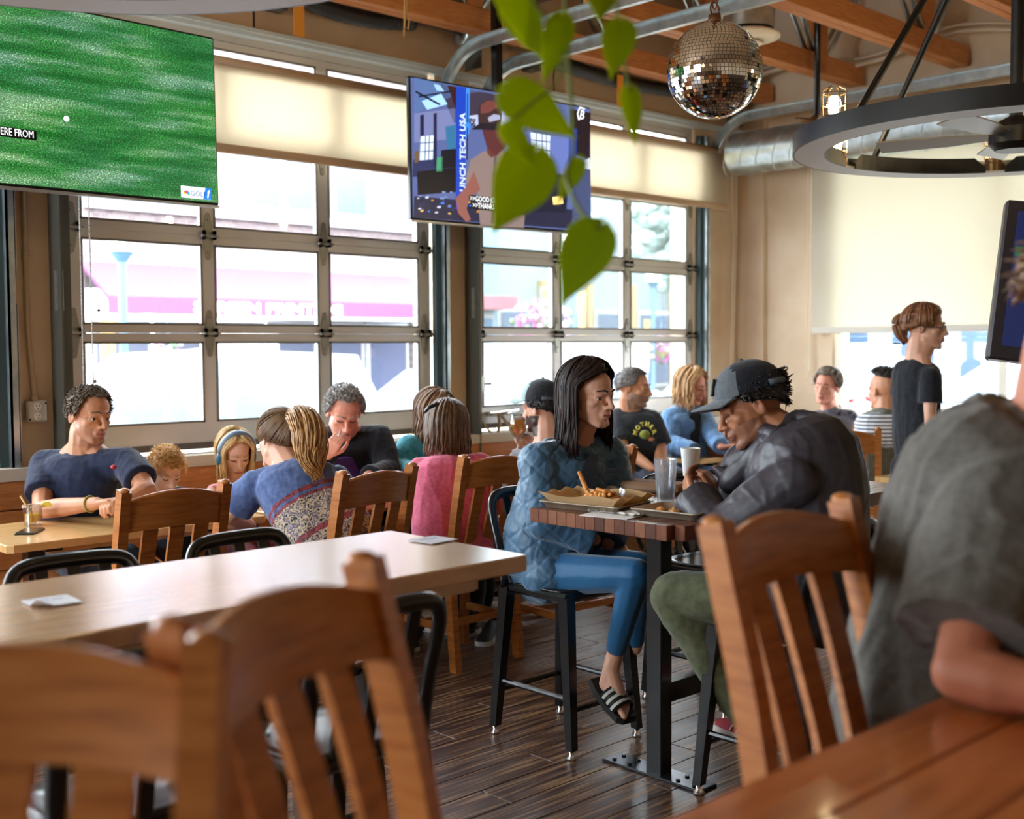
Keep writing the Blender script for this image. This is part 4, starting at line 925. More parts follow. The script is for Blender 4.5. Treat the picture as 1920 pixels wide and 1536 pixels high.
low_table(1.70,2.88,4.69,5.32,'honey wood table with the yellow drink and the phone')
low_table(2.93,4.12,4.69,5.32,'honey wood table between the ponytail woman and the grey-haired man')
low_table(4.2,5.45,4.75,5.34,'honey wood table in front of the teal jacket')
low_table(6.38,7.7,4.88,5.38,'honey wood table set with tall glasses beyond the hooded man')
t = low_table(6.25,7.2,2.95,3.5,'pale table between the hooded jacket and the striped shirt')
# ---------------------------------------------------------------- things on the tables
CLEAR = glassy('clear_tumbler', (248,250,252), .12); FROST = translucent('frosted_plastic', (226,234,240), (236,242,248), .5)
def cloudy(name, f, col=(236,240,246)):
    m = glassy(name, (250,252,254), .12); nt = m.node_tree; o = [n for n in nt.nodes if n.type == 'OUTPUT_MATERIAL'][0]; src = o.inputs[0].links[0].from_socket
    d = nt.nodes.new('ShaderNodeBsdfTranslucent'); d.inputs[0].default_value = (*lin(col), 1); e = nt.nodes.new('ShaderNodeBsdfDiffuse'); e.inputs[0].default_value = (*lin(col), 1); a = nt.nodes.new('ShaderNodeMixShader'); a.inputs[0].default_value = .5
    nt.links.new(d.outputs[0], a.inputs[1]); nt.links.new(e.outputs[0], a.inputs[2]); mx = nt.nodes.new('ShaderNodeMixShader'); mx.inputs[0].default_value = f
    nt.links.new(src, mx.inputs[1]); nt.links.new(a.outputs[0], mx.inputs[2]); nt.links.new(mx.outputs[0], o.inputs[0]); return m
WATER = glassy('water', (244,248,252), .14); PAPERW = mat('white_cup_paper', (246,246,244), .6)
def tumbler(name, label, loc, r0, r1, h, m, cat='glass', th=.003, liquid=None, lh=.5, n=24, base=.012):
    t = thing(name, label, cat, loc)
    G().lathe([(0,0),(r0,0),(r1,h),(r1-th,h),(r0-th,base),(0,base)],n=n).build('wall', m, t, 50)
    if liquid:
        k = lh; rr = r0+(r1-r0)*k-th-.001; G().lathe([(0,base+.001),(r0-th-.001,base+.001),(rr,h*k),(0,h*k)],n=n).build('liquid', liquid, t, 50)
    return t
z = .73
p = onz(62,985,z); t = tumbler('margarita_glass', 'short tumbler of yellow drink with salted rim and straw', p, .038, .042, .088, CLEAR, liquid=translucent('yellow_margarita',(252,206,60),(255,214,80),.55), lh=.56, base=.018)
g = G()
for i in range(150): a = random.uniform(0,6.28); g.ell((.0415*math.cos(a),.0415*math.sin(a),.088+random.uniform(-.007,.003)),(.0022,)*3,None,5,4)
tag(g.build('salt_rim', mat('pink_salt',(238,214,196),.8), t), kind='stuff')
G().cyl((.01,-.005,.02),(-.052,.0,.135),.0042,n=8).build('straw', mat('paper_straw',(222,188,140),.7), t, True)
G().prism([(0,0),(.05,.0),(.046,.014),(.035,.023),(.02,.023),(.006,.016)],.012,(.026,-.02,.08),(.9,-.44,0),(0,0,1)).build('pineapple_wedge', mat('pineapple',(242,214,92),.5), t)
p = onz(56,998,z); t = thing('phone', 'black phone lying on the honey table beside the yellow drink', 'phone', p, R(-38)); G().cbox((0,0,.005),(.078,.155,.008),.003).build('body', mat('phone_rim',(90,94,100),.25,.8), t); G().bx(-.036,.036,-.074,.074,.009,.0098).build('screen', mat('phone_glass',(8,9,11),.05,coat=1), t); G().cbox((0,0,.0025),(.08,.158,.005),.002).build('case', BLACKP, t)
# paper coasters / menus on the pale counter
def coaster(label, p, rz, s=(.1,.1), curl=0):
    t = thing('coaster', label, 'coaster', p, rz, 'square paper coasters'); g = G(); n = 8; v = []
    for i in range(n+1):
        for j in range(n+1):
            u, w2 = i/n-.5, j/n-.5; zz = .002+curl*max(0,-u-w2-.6)*.045; v.append((u*s[0],w2*s[1],zz))
    v2 = [(a,b,c+.0016) for a,b,c in v]; f = []; N = n+1
    for i in range(n):
        for j in range(n): a = i*N+j; f += [(a,a+1,a+N+1,a+N), (len(v)+a,len(v)+a+N,len(v)+a+N+1,len(v)+a+1)]
    ed = [i*N for i in range(N)]+[n*N+j for j in range(1,N)]+[i*N+n for i in range(n-1,-1,-1)]+[j for j in range(n-1,0,-1)]
    for a, b in zip(ed, ed[1:]+ed[:1]): f.append((a,b,len(v)+b,len(v)+a))
    G().add(v+v2, f).build('card', tex('coaster_card',[(.35,(196,200,212)),(.65,(214,216,224))],nscale=30,rough=.7), t)
    G().bx(-.03,.0,.015,.022,.0037,.0041).bx(.006,.03,.015,.022,.0037,.0041).build('print', mat('coaster_ink',(150,152,172),.8), t); return t
coaster('paper coaster with one curled corner at the end of the pale table', onz(97,1130,.946), R(-4), (.1,.1), 1)
coaster('flat paper coaster near the ponytail woman on the pale table', onz(812,1014,.946), R(4), (.105,.1))
# food trays on the dark table
TRAY = tex('worn_sheet_pan', [(.3,(140,124,106)),(.7,(176,160,140))], nscale=12, rough=.4, metal=.5)
def tray(label, c, rz, sx, sy, h=.022):
    t = thing('food_tray', label, 'tray', c, rz, 'metal food trays'); P = []
    def rect(a, b, zz, r=.018):
        o = []
        for cx, cy, a0 in ((a-r,b-r,0),(-a+r,b-r,90),(-a+r,-b+r,180),(a-r,-b+r,270)):
            for k in range(0,91,30): o.append(V((cx+r*math.cos(R(a0+k)), cy+r*math.sin(R(a0+k)), zz)))
        return o
    a, b = sx/2, sy/2
    G().loft([rect(a-.02,b-.02,0),rect(a-.004,b-.004,h-.002),rect(a+.002,b+.002,h),rect(a+.002,b+.002,h+.003),rect(a-.006,b-.006,h+.003),rect(a-.022,b-.022,.003)]).build('pan', TRAY, t, 40); return t
zt = .946
tc = onz(1118,946,zt+.01); t1 = tray('oval-looking metal tray of fries lined with brown paper', (tc.x,tc.y,zt), R(8), .24, .33)
PARCH = translucent('brown_parchment', (214,182,138), (214,180,130), .35)
g = G(); v = []; n = 14
for i in range(n+1):
    for j in range(n+1):
        u, w2 = -1+2*i/n, -1+2*j/n; e = max(abs(u),abs(w2)); zz = .005+max(0,e-.72)*.16+.006*math.sin(9*u+4*w2)*e; v.append((u*.118,w2*.165,zz))
N = n+1; f = [(i*N+j,(i+1)*N+j,(i+1)*N+j+1,i*N+j+1) for i in range(n) for j in range(n)]
v2 = [(a,b,c+.0012) for a,b,c in v]; g.add(v,f); g.add(v2,[q[::-1] for q in f])
o = g.build('paper_liner', PARCH, t1)
FRY = tex('fried_batter', [(.3,(190,118,46)),(.6,(216,150,74)),(.8,(170,96,40))], nscale=40, rough=.6, bump=.4)
rnd = random.Random(9)
for i in range(52):
    a = rnd.uniform(0,6.28); rr = rnd.uniform(0,1)**.5; x, y = .065*rr*math.cos(a), -.03+.1*rr*math.sin(a); zz = .02+.045*(1-rr); L = rnd.uniform(.03,.06); d = V((rnd.uniform(-1,1),rnd.uniform(-1,1),rnd.uniform(-.15,.35))).normalized(); c = V((x,y,zz))
    tag(G().cap(c-d*L/2,c+d*L/2,.0075,.006,7).build('fry', FRY, None, True, loc=t1.location), 'golden fried potato strip heaped on the paper-lined tray', 'fries', 'fries heaped on the first tray')
o = tag(G().cap((.0,.035,.04),(-.005,.075,.115),.009,.007,8).build('fry', FRY, None, True, loc=t1.location), 'tall fried strip standing upright in the heap of fries', 'fries')
t = thing('dip_cup', 'clear plastic dip cup leaning in the tray of fries', 'cup', (tc.x+.07,tc.y-.02,zt+.025)); G().lathe([(0,0),(.025,0),(.034,.035),(.0325,.035),(.024,.003),(0,.003)],n=20,M=Matrix.Rotation(R(18),3,'X')).build('cup', CLEAR, t, 40)
tc2 = onz(1252,960,zt+.01); t2 = tray('second metal tray with a few fried bites by the hooded man', (tc2.x+.02,tc2.y-.03,zt), R(6), .2, .26)
for i in range(9):
    c = V((rnd.uniform(-.05,.04),rnd.uniform(-.03,.085),.012)); tag(G().ell(c,(rnd.uniform(.012,.02),rnd.uniform(.01,.016),.011),Matrix.Rotation(rnd.uniform(0,3),3,'Z'),8,6).build('fried_bite', FRY, None, True, loc=t2.location), 'small fried bite left on the second tray', 'fried bite', 'fried bites on the second tray')
p = onz(1165,962,zt); t = thing('napkin', 'crumpled paper napkin between the two trays', 'napkin', (p.x,p.y,zt)); g = G(); v = []; n = 16
for i in range(n+1):
    for j in range(n+1):
        u, w2 = -1+2*i/n, -1+2*j/n; zz = .004+.012*abs(noise.noise(V((u*2.2,w2*2.2,4))))+.006*abs(noise.noise(V((u*6,w2*6,1)))); v.append((u*.06,w2*.1,zz))
N = n+1; f = [(i*N+j,(i+1)*N+j,(i+1)*N+j+1,i*N+j+1) for i in range(n) for j in range(n)]; g.add(v,f); g.add([(a,b,c*.3) for a,b,c in v],[q[::-1] for q in f]); g.build('paper', mat('napkin_paper',(222,218,212),.9), t)
p = onz(1150,964,zt); t = thing('menu_card', 'white folded card under the napkin on the dark table', 'card', (p.x-.03,p.y-.02,zt), R(12)); G().bx(-.06,.06,-.09,.09,.0,.002).build('card', mat('card_white',(236,232,230),.7), t)
p = onz(1248,942,zt); tumbler('water_tumbler', 'tall frosted tumbler half full of water on the dark table', (p.x,p.y,zt), .03, .042, .155, cloudy('frosted_tumbler', .17), liquid=WATER, lh=.55)
p = onz(1310,900,zt); tumbler('paper_cup', 'white cup behind the fingers of the hooded man', (p.x+.1,p.y+.12,zt), .032, .043, .12, PAPERW, 'cup')
p = onz(1215,925,zt); t = thing('paper_bag', 'flattened brown paper bag behind the tall tumbler', 'bag', (p.x+.08,p.y+.03,zt), R(10)); G().cbox((0,0,.018),(.14,.26,.034),.01).build('bag', tex('kraft_paper',[(.3,(150,116,92)),(.7,(176,140,112))],nscale=6,rough=.8,bump=.4), t)
# cups and bowls at the window tables
z = .731
p = onz(340,905,z); tumbler('paper_cup', 'white cup in front of the fair-haired boy', (2.62,5.0,z), .034, .045, .11, PAPERW, 'cup')
tumbler('paper_cup', 'white cup beside the purple tablet', (*ony(624,880,4.95).xy, z), .034, .045, .11, PAPERW, 'cup')
p = ony(655,885,4.98); t = thing('pink_bowl', 'pink bowl before the grey-haired man', 'bowl', (p.x,p.y,z)); G().lathe([(0,0),(.04,0),(.075,.05),(.082,.075),(.078,.075),(.07,.05),(.036,.006),(0,.006)],n=24).build('bowl', mat('pink_ceramic',(224,140,150),.35), t, 40)
tumbler('paper_cup', 'white cup by the teal sleeve', (*ony(752,890,4.95).xy, z), .036, .046, .11, PAPERW, 'cup')
p = ony(650,855,5.12); t = thing('tablet_case', 'purple foam tablet case propped before the grey-haired man', 'tablet', (p.x,p.y,z), R(4)); G().cbox((0,0,.1),(.27,.03,.19),.012,Matrix.Rotation(R(-12),3,'X')).build('case', tex('purple_foam',[(.62,(86,46,136)),(.72,(120,90,170))],nscale=60,rough=.6), t)
p = ony(540,855,5.0); p = ony(617,850,5.1); t = thing('pine_cone_toy', 'small dark speaker knob beside the white cup', 'speaker', (p.x,p.y,p.z)); G().lathe([(0,-.02),(.03,-.02),(.034,0),(.03,.02),(0,.02)],n=18,M=Matrix.Rotation(R(80),3,'X')).build('rim', BLACKP, t, True); G().lathe([(0,-.004),(.02,-.004),(.02,.004),(0,.004)],(0,-.022,0),16,Matrix.Rotation(R(90),3,'X')).build('cone', mat('speaker_cone',(96,70,60),.6), t)
G().cyl((0,0,-.03),(0,0,z-p.z),.01).build('stem', BLACKP, t)
p = Q(972,845,6.12); t = thing('beer_glass', 'stemmed glass of hazy orange beer beside the man in the backward cap', 'glass', (p.x,p.y,p.z))
G().lathe([(0,0),(.036,0),(.036,.004),(.007,.012),(.006,.045),(.03,.07),(.047,.11),(.045,.15),(.038,.19),(.0365,.19),(.043,.15),(.0445,.11),(.028,.073),(0,.06)],n=24).build('bowl', CLEAR, t, True)
G().lathe([(0,.066),(.026,.075),(.0425,.11),(.0415,.15),(.04,.163),(0,.163)],n=24).build('beer', translucent('hazy_beer',(252,186,40),(255,196,50),.6), t, True); G().lathe([(0,.163),(.04,.163),(.037,.178),(0,.18)],n=24).build('foam', mat('beer_foam',(252,240,214),.9), t, True)
z = .731
p = onz(1271,842,z); tumbler('pint_glass', 'tall nearly empty pint glass at the denim-clad woman', p, .031, .043, .16, CLEAR, liquid=mat('pale_cider',(246,238,180),.3,trans=.3), lh=.3)
p = onz(1308,852,z); tumbler('ice_mug', 'glass mug of ice water next to the pint glass', p, .042, .046, .115, CLEAR, liquid=WATER, lh=.6)
p = onz(1325,838,z); tumbler('paper_cup', 'white cup behind the ice water mug', (p.x+.1,p.y+.1,z), .036, .05, .15, FROST, 'cup')
p = onz(1288,842,z); t = thing('phone', 'pale phone between the glasses on the far table', 'phone', (p.x+.08,p.y+.05,z), R(20)); G().cbox((0,0,.006),(.075,.15,.012),.004).build('body', mat('pale_phone',(200,206,214),.3), t); G().bx(-.034,.034,-.07,.07,.0121,.0128).build('screen', MATS['phone_glass'], t)
p = onz(1352,855,z); t = thing('bottle_caddy', 'brown carrier with a handle holding a beer bottle', 'caddy', (p.x,p.y,z), R(12)); BR = mat('brown_card',(120,70,46),.7)
G().bx(-.08,.08,-.06,-.055,0,.12).bx(-.08,.08,.055,.06,0,.12).bx(-.08,-.075,-.06,.06,0,.12).bx(.075,.08,-.06,.06,0,.12).bx(-.08,.08,-.06,.06,0,.006).build('carrier', BR, t); G().tube([(-.08,0,.1),(-.09,0,.17),(-.06,0,.2),(.06,0,.2),(.09,0,.17),(.08,0,.1)],.008,6).build('handle', BR, t)
tb = thing('beer_bottle', 'amber beer bottle standing in the brown carrier', 'bottle', (p.x,p.y,z+.007)); G().lathe([(0,0),(.03,0),(.03,.12),(.026,.145),(.0135,.175),(.0125,.225),(.0145,.23),(.0145,.238),(0,.238)],n=20).build('glass', mat('amber_glass',(140,64,20),.1,trans=.5), tb, True)
# ---------------------------------------------------------------- trailing pothos in front
def leaf_mat():
    m = translucent('pothos_leaf', (112,134,20), (200,210,26), .52); return m
LEAF = leaf_mat(); STEM = mat('pothos_stem', (118,130,40), .6)
t = thing('pothos_vine', 'trailing green pothos vine hanging before the second screen', 'plant')
def heart(c, tip, normal, L, Wd, bend):
    c = V(c); tp = (V(tip)-c).normalized(); nn = V(normal); nn = (nn-tp*nn.dot(tp)).normalized(); s = tp.cross(nn); n = 12; rows = []
    for i in range(n+1):
        u = i/n; hw = Wd/2*(math.sin(math.pi*min(1,u*1.0+.0)**.62))*(1-.25*u) if 0 < u < 1 else .002
        row = []
        for k in (-1,-.6,-.25,0,.25,.6,1):
            q = c+tp*(u*L-.10*L*(1-u)*abs(k)*(1 if u < .4 else 0))+s*(hw*k)+nn*(.22*hw*abs(k)-bend*u*u*L); row.append(q)
        rows.append(row)
    v = [p for r in rows for p in r]; m = 7; f = [(i*m+j,(i+1)*m+j,(i+1)*m+j+1,i*m+j+1) for i in range(n) for j in range(m-1)]
    off = nn*.0012; k = len(v); fb = [tuple(k+a for a in q[::-1]) for q in f]; return G().add(v+[p+off for p in v], f+fb)
dp = 1.75
LV = [((935,-30),(1010,80),120,90,.3,1.7),((962,-10),(1005,95),130,80,.2,1.8),((1055,30),(1022,150),125,62,.1,1.72),((1130,-40),(1128,28),80,70,.2,1.6),((1165,40),(1150,135),105,70,.2,1.72),((1178,165),(1195,268),105,42,.2,1.78),((945,175),(1095,250),165,95,.25,1.7),((945,235),(1012,345),95,60,-.2,1.66),((1005,285),(930,440),170,125,.2,1.72),((1090,300),(1035,395),95,40,.2,1.8),((1128,425),(1048,565),165,112,.15,1.7),((1140,440),(1060,470),80,60,.1,1.74)]
rnd = random.Random(2)
for (a, b, L, Wd, bd, d) in LV:
    c = Q(*a,d); tp = Q(*b,d+.02); px = d/FPX; nn = -FW+RT*rnd.uniform(-.5,.5)+UP*rnd.uniform(-.1,.6)
    heart(c, tp, nn, L*px, Wd*px*1.05, bd).build('leaf', LEAF, t, True)
S = [Q(1058,-60,1.75),Q(1062,60,1.75),Q(1070,180,1.75),Q(1075,280,1.75),Q(1062,330,1.74),Q(1090,400,1.72),Q(1128,430,1.7)]
G().tube(curve(S,5),.0035,6).build('stem', STEM, t, True); G().tube(curve([Q(1150,-60,1.74),Q(1160,40,1.73),Q(1172,120,1.76),Q(1180,170,1.78)],5),.003,6).build('stem', STEM, t, True); G().tube(curve([Q(950,-60,1.7),Q(1040,60,1.74),Q(1052,140,1.72),Q(990,200,1.7),Q(955,230,1.68)],5),.0025,6).build('stem', STEM, t, True)
# ---------------------------------------------------------------- people
def skin(name, col, red=(190,110,90)):
    if name in MATS: return MATS[name]
    m = tex(name, [(.35,tuple(int(c*.95) for c in col)),(.65,col)], nscale=14, rough=.5, bump=.05, spec=.35)
    b = m.node_tree.nodes['Principled BSDF']; b.inputs['Subsurface Weight'].default_value = .0; b.inputs['Subsurface Radius'].default_value = (.012,.005,.003); b.inputs['Subsurface Scale'].default_value = 1.0
    return m
def cloth(name, a, b=None, ns=40, bump=.25, rough=.85, sheen=.2, scale=(1,1,1)):
    return tex(name, [(.35,a),(.65,b or tuple(min(255,int(c*1.12)) for c in a))], scale, nscale=ns, rough=rough, bump=bump, sheen=sheen, spec=.25)
def remesh(g, voxel, it, name, mats, parent, post=None, loc=None):
    me = g.mesh('tmp', mats); o = bpy.data.objects.new('tmp', me); COL.objects.link(o)
    m = o.modifiers.new('r','REMESH'); m.mode = 'VOXEL'; m.voxel_size = voxel; m.adaptivity = 0
    if it: s = o.modifiers.new('s','SMOOTH'); s.factor = .5; s.iterations = it
    dg = bpy.context.evaluated_depsgraph_get(); me2 = bpy.data.meshes.new_from_object(o.evaluated_get(dg)); bpy.data.objects.remove(o); bpy.data.meshes.remove(me)
    me2.materials.clear()
    for q in (mats if isinstance(mats,(list,tuple)) else [mats]): me2.materials.append(q)
    n = len(me2.vertices); co = np.empty(n*3,'f'); me2.vertices.foreach_get('co', co); co = co.reshape(-1,3)
    mi = None
    if post:
        r = post(me2, co)
        if r is not None: mi = r
    base = np.array(loc if loc is not None else (0,0,0)); me2.vertices.foreach_set('co', (co-base).astype('f').ravel())
    me2.polygons.foreach_set('use_smooth', [True]*len(me2.polygons))
    me2.polygons.foreach_set('material_index', (mi if mi is not None else np.zeros(len(me2.polygons))).astype('i'))
    me2.update(); me2.name = name
    o = bpy.data.objects.new(name, me2); COL.objects.link(o); o.parent = parent; return o
def centres(me, co):
    n = len(me.polygons); L = np.empty(len(me.loops),'i'); me.loops.foreach_get('vertex_index', L); s = np.empty(n,'i'); me.polygons.foreach_get('loop_start', s)
    return (co[L[s]]+co[L[np.minimum(s+2,len(L)-1)]])/2
def folds(amp, freq, seed=0, axis=None, stretch=3.0, rg=.45):
    """cloth creases: ridged noise, drawn out along an axis"""
    def f(me, co):
        nr = np.empty(len(me.vertices)*3,'f'); me.vertices.foreach_get('normal', nr); nr = nr.reshape(-1,3)
        P = co.copy()
        if axis is not None: a = np.array(axis)/np.linalg.norm(axis); P = P-np.outer(P@a, a)*(1-1/stretch)
        d = np.array([noise.noise(V((p[0]*freq+seed, p[1]*freq, p[2]*freq)))+rg*(1-min(1,3.2*abs(noise.noise(V((p[0]*freq*1.7, p[1]*freq*1.7+seed, p[2]*freq*1.7))))))**2-rg*.4*(1-min(1,4*abs(noise.noise(V((p[0]*freq*3.1+seed, p[1]*freq*3.1, p[2]*freq*3.1))))))  for p in P])
        co += nr*(amp*d)[:,None]
    return f
class Man:
    """one person laid out joint by joint; joints are surveyed points (pixel, pixel, distance)"""
    def __init__(s, label, d, J, fa, pit=0, rol=0, hs=1.0, bw=1.0, skin_m=None, ba=None, vox=.006, female=False, arm=1.0):
        s.J = {k: Q(v[0], v[1], d+(v[2] if len(v) > 2 else 0)) for k, v in J.items()}; s.d = d; s.hs = hs; s.bw = bw; s.sk = skin_m; s.vox = vox; s.female = female; s.ak = arm
        s.base = V((s.J['pv'].x, s.J['pv'].y, 0)); s.t = thing('person', label, 'person', s.base)
        hp = s.J['hd']; c = V((-hp.x, -hp.y, 0)).normalized(); r = V((c.y*-1, c.x, 0)); r = r if r.dot(RT) > 0 else -r
        f = c*math.cos(R(fa))+r*math.sin(R(fa)); up = V((0,0,1)); x = f.cross(up).normalized()
        M = Matrix((x, f, up)).transposed(); M = M @ Matrix.Rotation(R(-pit),3,'X') @ Matrix.Rotation(R(rol),3,'Y')
        s.HR = M*hs; s.HRn = M; s.HO = hp; s.g = G(); s.f = f; s.x = x
    def h(s, p): return s.HO + s.HR @ V(p)
    def he(s, c, r, M=None, n=14, m=9): s.g.ell(s.h(c), [q*s.hs for q in r], s.HRn @ M if M else s.HRn, n, m)
    def hc(s, a, b, r0, r1): s.g.cap(s.h(a), s.h(b), r0*s.hs, r1*s.hs)
    def head(s, nose=1.0):
        e, c = s.he, s.hc
        e((0,-.012,.04),(.073,.094,.082)); e((0,.034,.045),(.060,.05,.055)); e((0,.022,-.03),(.062,.064,.076)); e((0,.03,-.070),(.050,.05,.036)); e((0,.068,-.094),(.02,.018,.016))
        for q in (-1,1):
            c((.048*q,-.0,-.055),(.02*q,.066,-.092),.018,.015); e((.039*q,.050,-.016),(.023,.023,.021)); c((.010*q,.086,.022),(.043*q,.068,.022),.011,.010)
            e((.0755*q,-.012,-.003),(.0075,.018,.029),Matrix.Rotation(R(-14*1),3,'X') @ Matrix.Rotation(R(18*q),3,'Z')); e((.013*q,.095*nose,-.031),(.0085,.011,.0075))
            c((.018*q,.082,.0105),(.032*q,.0825,.0135),.0062,.0068); c((.032*q,.0825,.0135),(.045*q,.071,.008),.0068,.006); c((.02*q,.0795,-.0075),(.042*q,.072,-.0075),.0062,.006)
            c((0,.0925,-.053),(.019*q,.084,-.0555),.0068,.004); c((0,.0905,-.0655),(.016*q,.083,-.062),.0075,.004)
        c((0,.086,.016),(0,.108*nose,-.026),.0085,.0105); e((0,.108*nose,-.028),(.0125,.012,.0105)); e((0,.08,-.055),(.028,.014,.02))
    def eyes(s, iris=(70,50,36), closed=False, brow=(60,44,34)):
        if not closed:
            g = G(); gi = G()
            for q in (-1,1):
                g.ell(s.h((.032*q,.0655,.003))-s.base, (.0135*s.hs,)*3, None, 12, 8); gi.ell(s.h((.032*q,.0775,.003))-s.base, [k*s.hs for k in (.0075,.003,.0075)], s.HRn, 10, 6)
            e = g.build('eyes', mat('eye_white',(226,220,214),.2), s.t, True); gi.build('iris', mat('iris_%d' % iris[0], iris, .15), e, True)
        else:
            g = G()
            for q in (-1,1): g.tube([s.h(p)-s.base for p in ((.019*q,.0845,.004),(.031*q,.085,.0),(.045*q,.074,.004))], .0022*s.hs, 5)
            g.build('eyelashes', mat('lash_dark',(60,42,34),.7), s.t)
        g = G()
        for q in (-1,1): g.tube([s.h(p)-s.base for p in ((.013*q,.0975,.027),(.026*q,.0945,.033),(.048*q,.077,.029))], [.0035*s.hs,.0045*s.hs,.002*s.hs], 6, flat=.8)
        g.build('eyebrows', mat('brow_%d_%d' % brow[:2], brow, .8), s.t)
        g = G(); g.tube([s.h(p)-s.base for p in ((-.02,.0885,-.0585),(-.008,.0965,-.0592),(.008,.0965,-.0592),(.02,.0885,-.0585))], .0016*s.hs, 5); g.build('mouth_line', mat('mouth_dark',(120,60,54),.6), s.t)
    def spine(s, t):
        P, N = s.J['pv'], s.J['nk']; C = s.J.get('ch'); 
        if C is None: return P+(N-P)*t
        return P*(1-t)**2+(C*2-(P+N)*.5)*(2*t*(1-t))+N*t*t
    def torso(s, g, k=0.0, t0=-.06, t1=1.05, depth=1.0, waist=1.0):
        side = (s.J['sb']-s.J['sa']).normalized(); sw = (s.J['sb']-s.J['sa']).length
        T = [(-.1,.15,.11),(0,.168,.125),(.2,.16*waist,.118),(.42,.145*waist,.106),(.62,.155,.114),(.78,.165,.112),(.88,.145,.095),(.95,.1,.078),(1.0,.066,.062),(1.06,.056,.057)]
        T = [q for q in T if t0-.001 <= q[0] <= t1+.001]; rings = []
        for t, rx, ry in T:
            c = s.spine(t); ax = (s.spine(t+.03)-s.spine(t-.03)).normalized(); a = (side-ax*side.dot(ax)).normalized(); b = ax.cross(a)
            rx = rx*s.bw+k; ry = ry*s.bw*depth+k
            rings.append([c+a*(rx*math.copysign(abs(math.cos(q))**.85,math.cos(q)))+b*(ry*math.copysign(abs(math.sin(q))**.85,math.sin(q))) for q in np.linspace(0,2*math.pi,23)[:-1]])
        g.loft(rings)
        for q in ('sa','sb'): g.cap(s.spine(.84), s.J[q], (.075*s.bw+k), (.054*s.bw*s.ak+k))
    def arm(s, q, g=None):
        g = g or s.g; S, E, W = s.J['s'+q], s.J['e'+q], s.J['w'+q]; k = s.bw*s.ak
        g.cap(S, S.lerp(E,.45), .05*k, .047*k); g.cap(S.lerp(E,.45), E, .047*k, .037*k); g.cap(E, E.lerp(W,.35), .038*k, .041*k); g.cap(E.lerp(W,.35), W, .041*k, .026*k)
    def hand(s, q, d, n, curl=.5, side=1, k=1.0):
        W = s.J['w'+q]; d = V(d).normalized(); n = V(n); n = (n-d*n.dot(d)).normalized(); l = d.cross(n)*side; g = s.g; k *= 1.0
        for i, (ln, off) in enumerate(((.9,.030),(1.0,.011),(.94,-.009),(.76,-.027))):
            kn = W+d*(.086*k-.004*abs(i-1))+l*(off*k); g.cap(W+d*.012+l*(off*.6*k), kn, .015*k, .0115*k); p = kn; a = 0
            for j, seg in enumerate((.044,.027,.021)):
                a += curl*(1.0,1.15,.8)[j]; e = p+(d*math.cos(a)+n*math.sin(a)+l*(off*.25*(1-curl)))*(seg*ln*k); g.cap(p, e, (.0098-.001*j)*k, (.009-.001*j)*k, 8); p = e
        b = W+d*.022*k+l*.026*k+n*.006; m1 = b+(d*.75+l*.55+n*.45).normalized()*.042*k; m2 = m1+(d*.9+l*.05+n*.6).normalized()*.032*k; m3 = m2+(d*.85-l*.25+n*.5).normalized()*.026*k
        g.cap(b,m1,.015*k,.0125*k,8); g.cap(m1,m2,.0115*k,.0105*k,8); g.cap(m2,m3,.0105*k,.0085*k,8)
    def body(s, lips=(176,104,96), beard=None, extra=None, nose=1.0, hands=()):
        g = s.g; s.head(nose); J = s.J; s.torso(g, -.012); k = s.hs
        nb = s.h((0,-.028,-.06)); nk = .86 if s.female else 1.1; g.cap(s.spine(.92), nb, .064*k*nk, .054*k*nk); g.cap(s.spine(.98), s.h((0,.005,-.07)), .054*k*nk, .05*k*nk); [g.cap(s.spine(.82).lerp(s.J[q],.55), nb+(s.spine(1.0)-nb)*.5, .05*k*nk, .042*k*nk) for q in ('sa','sb')]
        for q in 'ab':
            if 'e'+q in J: s.arm(q)
        for hd in hands: s.hand(*hd)
        if extra: extra(g)
        mats = [s.sk, mat('lip_%d_%d_%d' % lips, lips, .45)] + ([beard] if beard else [])
        HRi = np.array(s.HR.inverted()); HO = np.array(s.HO)
        def post(me, co):
            L = (co-HO) @ HRi.T
            for q in (-.032,.032):                       # eye hollows
                d2 = ((L[:,0]-q)/.016)**2+((L[:,2]-.003)/.0085)**2; w = np.exp(-d2)*(L[:,1] > .05); co -= np.outer(w*.004*s.hs, np.array(s.HRn.col[1]))
            for q in (-1,1):                             # ear hollows
                d2 = ((L[:,1]+.010)/.008)**2+((L[:,2]-.002)/.014)**2; w = np.exp(-d2)*(L[:,0]*q > .07); co -= np.outer(w*.006*s.hs*q, np.array(s.HRn.col[0]))
            c = centres(me, co); L = (c-HO) @ HRi.T; mi = np.zeros(len(c))
            if beard: mi[(L[:,2] < -.028-.35*np.maximum(0,L[:,1]-.05)+.0*L[:,0]) & (L[:,2] > -.125) & (L[:,1] > -.02) & ((L[:,2] < -.05)|(np.abs(L[:,0]) > .035)|((L[:,2] < -.04)&(L[:,1]>.07)))] = 2
            mi[(np.abs(L[:,0]) < .021) & (L[:,1] > .082) & (L[:,2] < -.0475) & (L[:,2] > -.0715) & (np.abs(L[:,2]+.0592) < .0105-.00034*(np.abs(L[:,0])*1000))] = 1
            return mi
        s.b = remesh(g, s.vox, 3, 'body', mats, s.t, post, s.base); return s.b
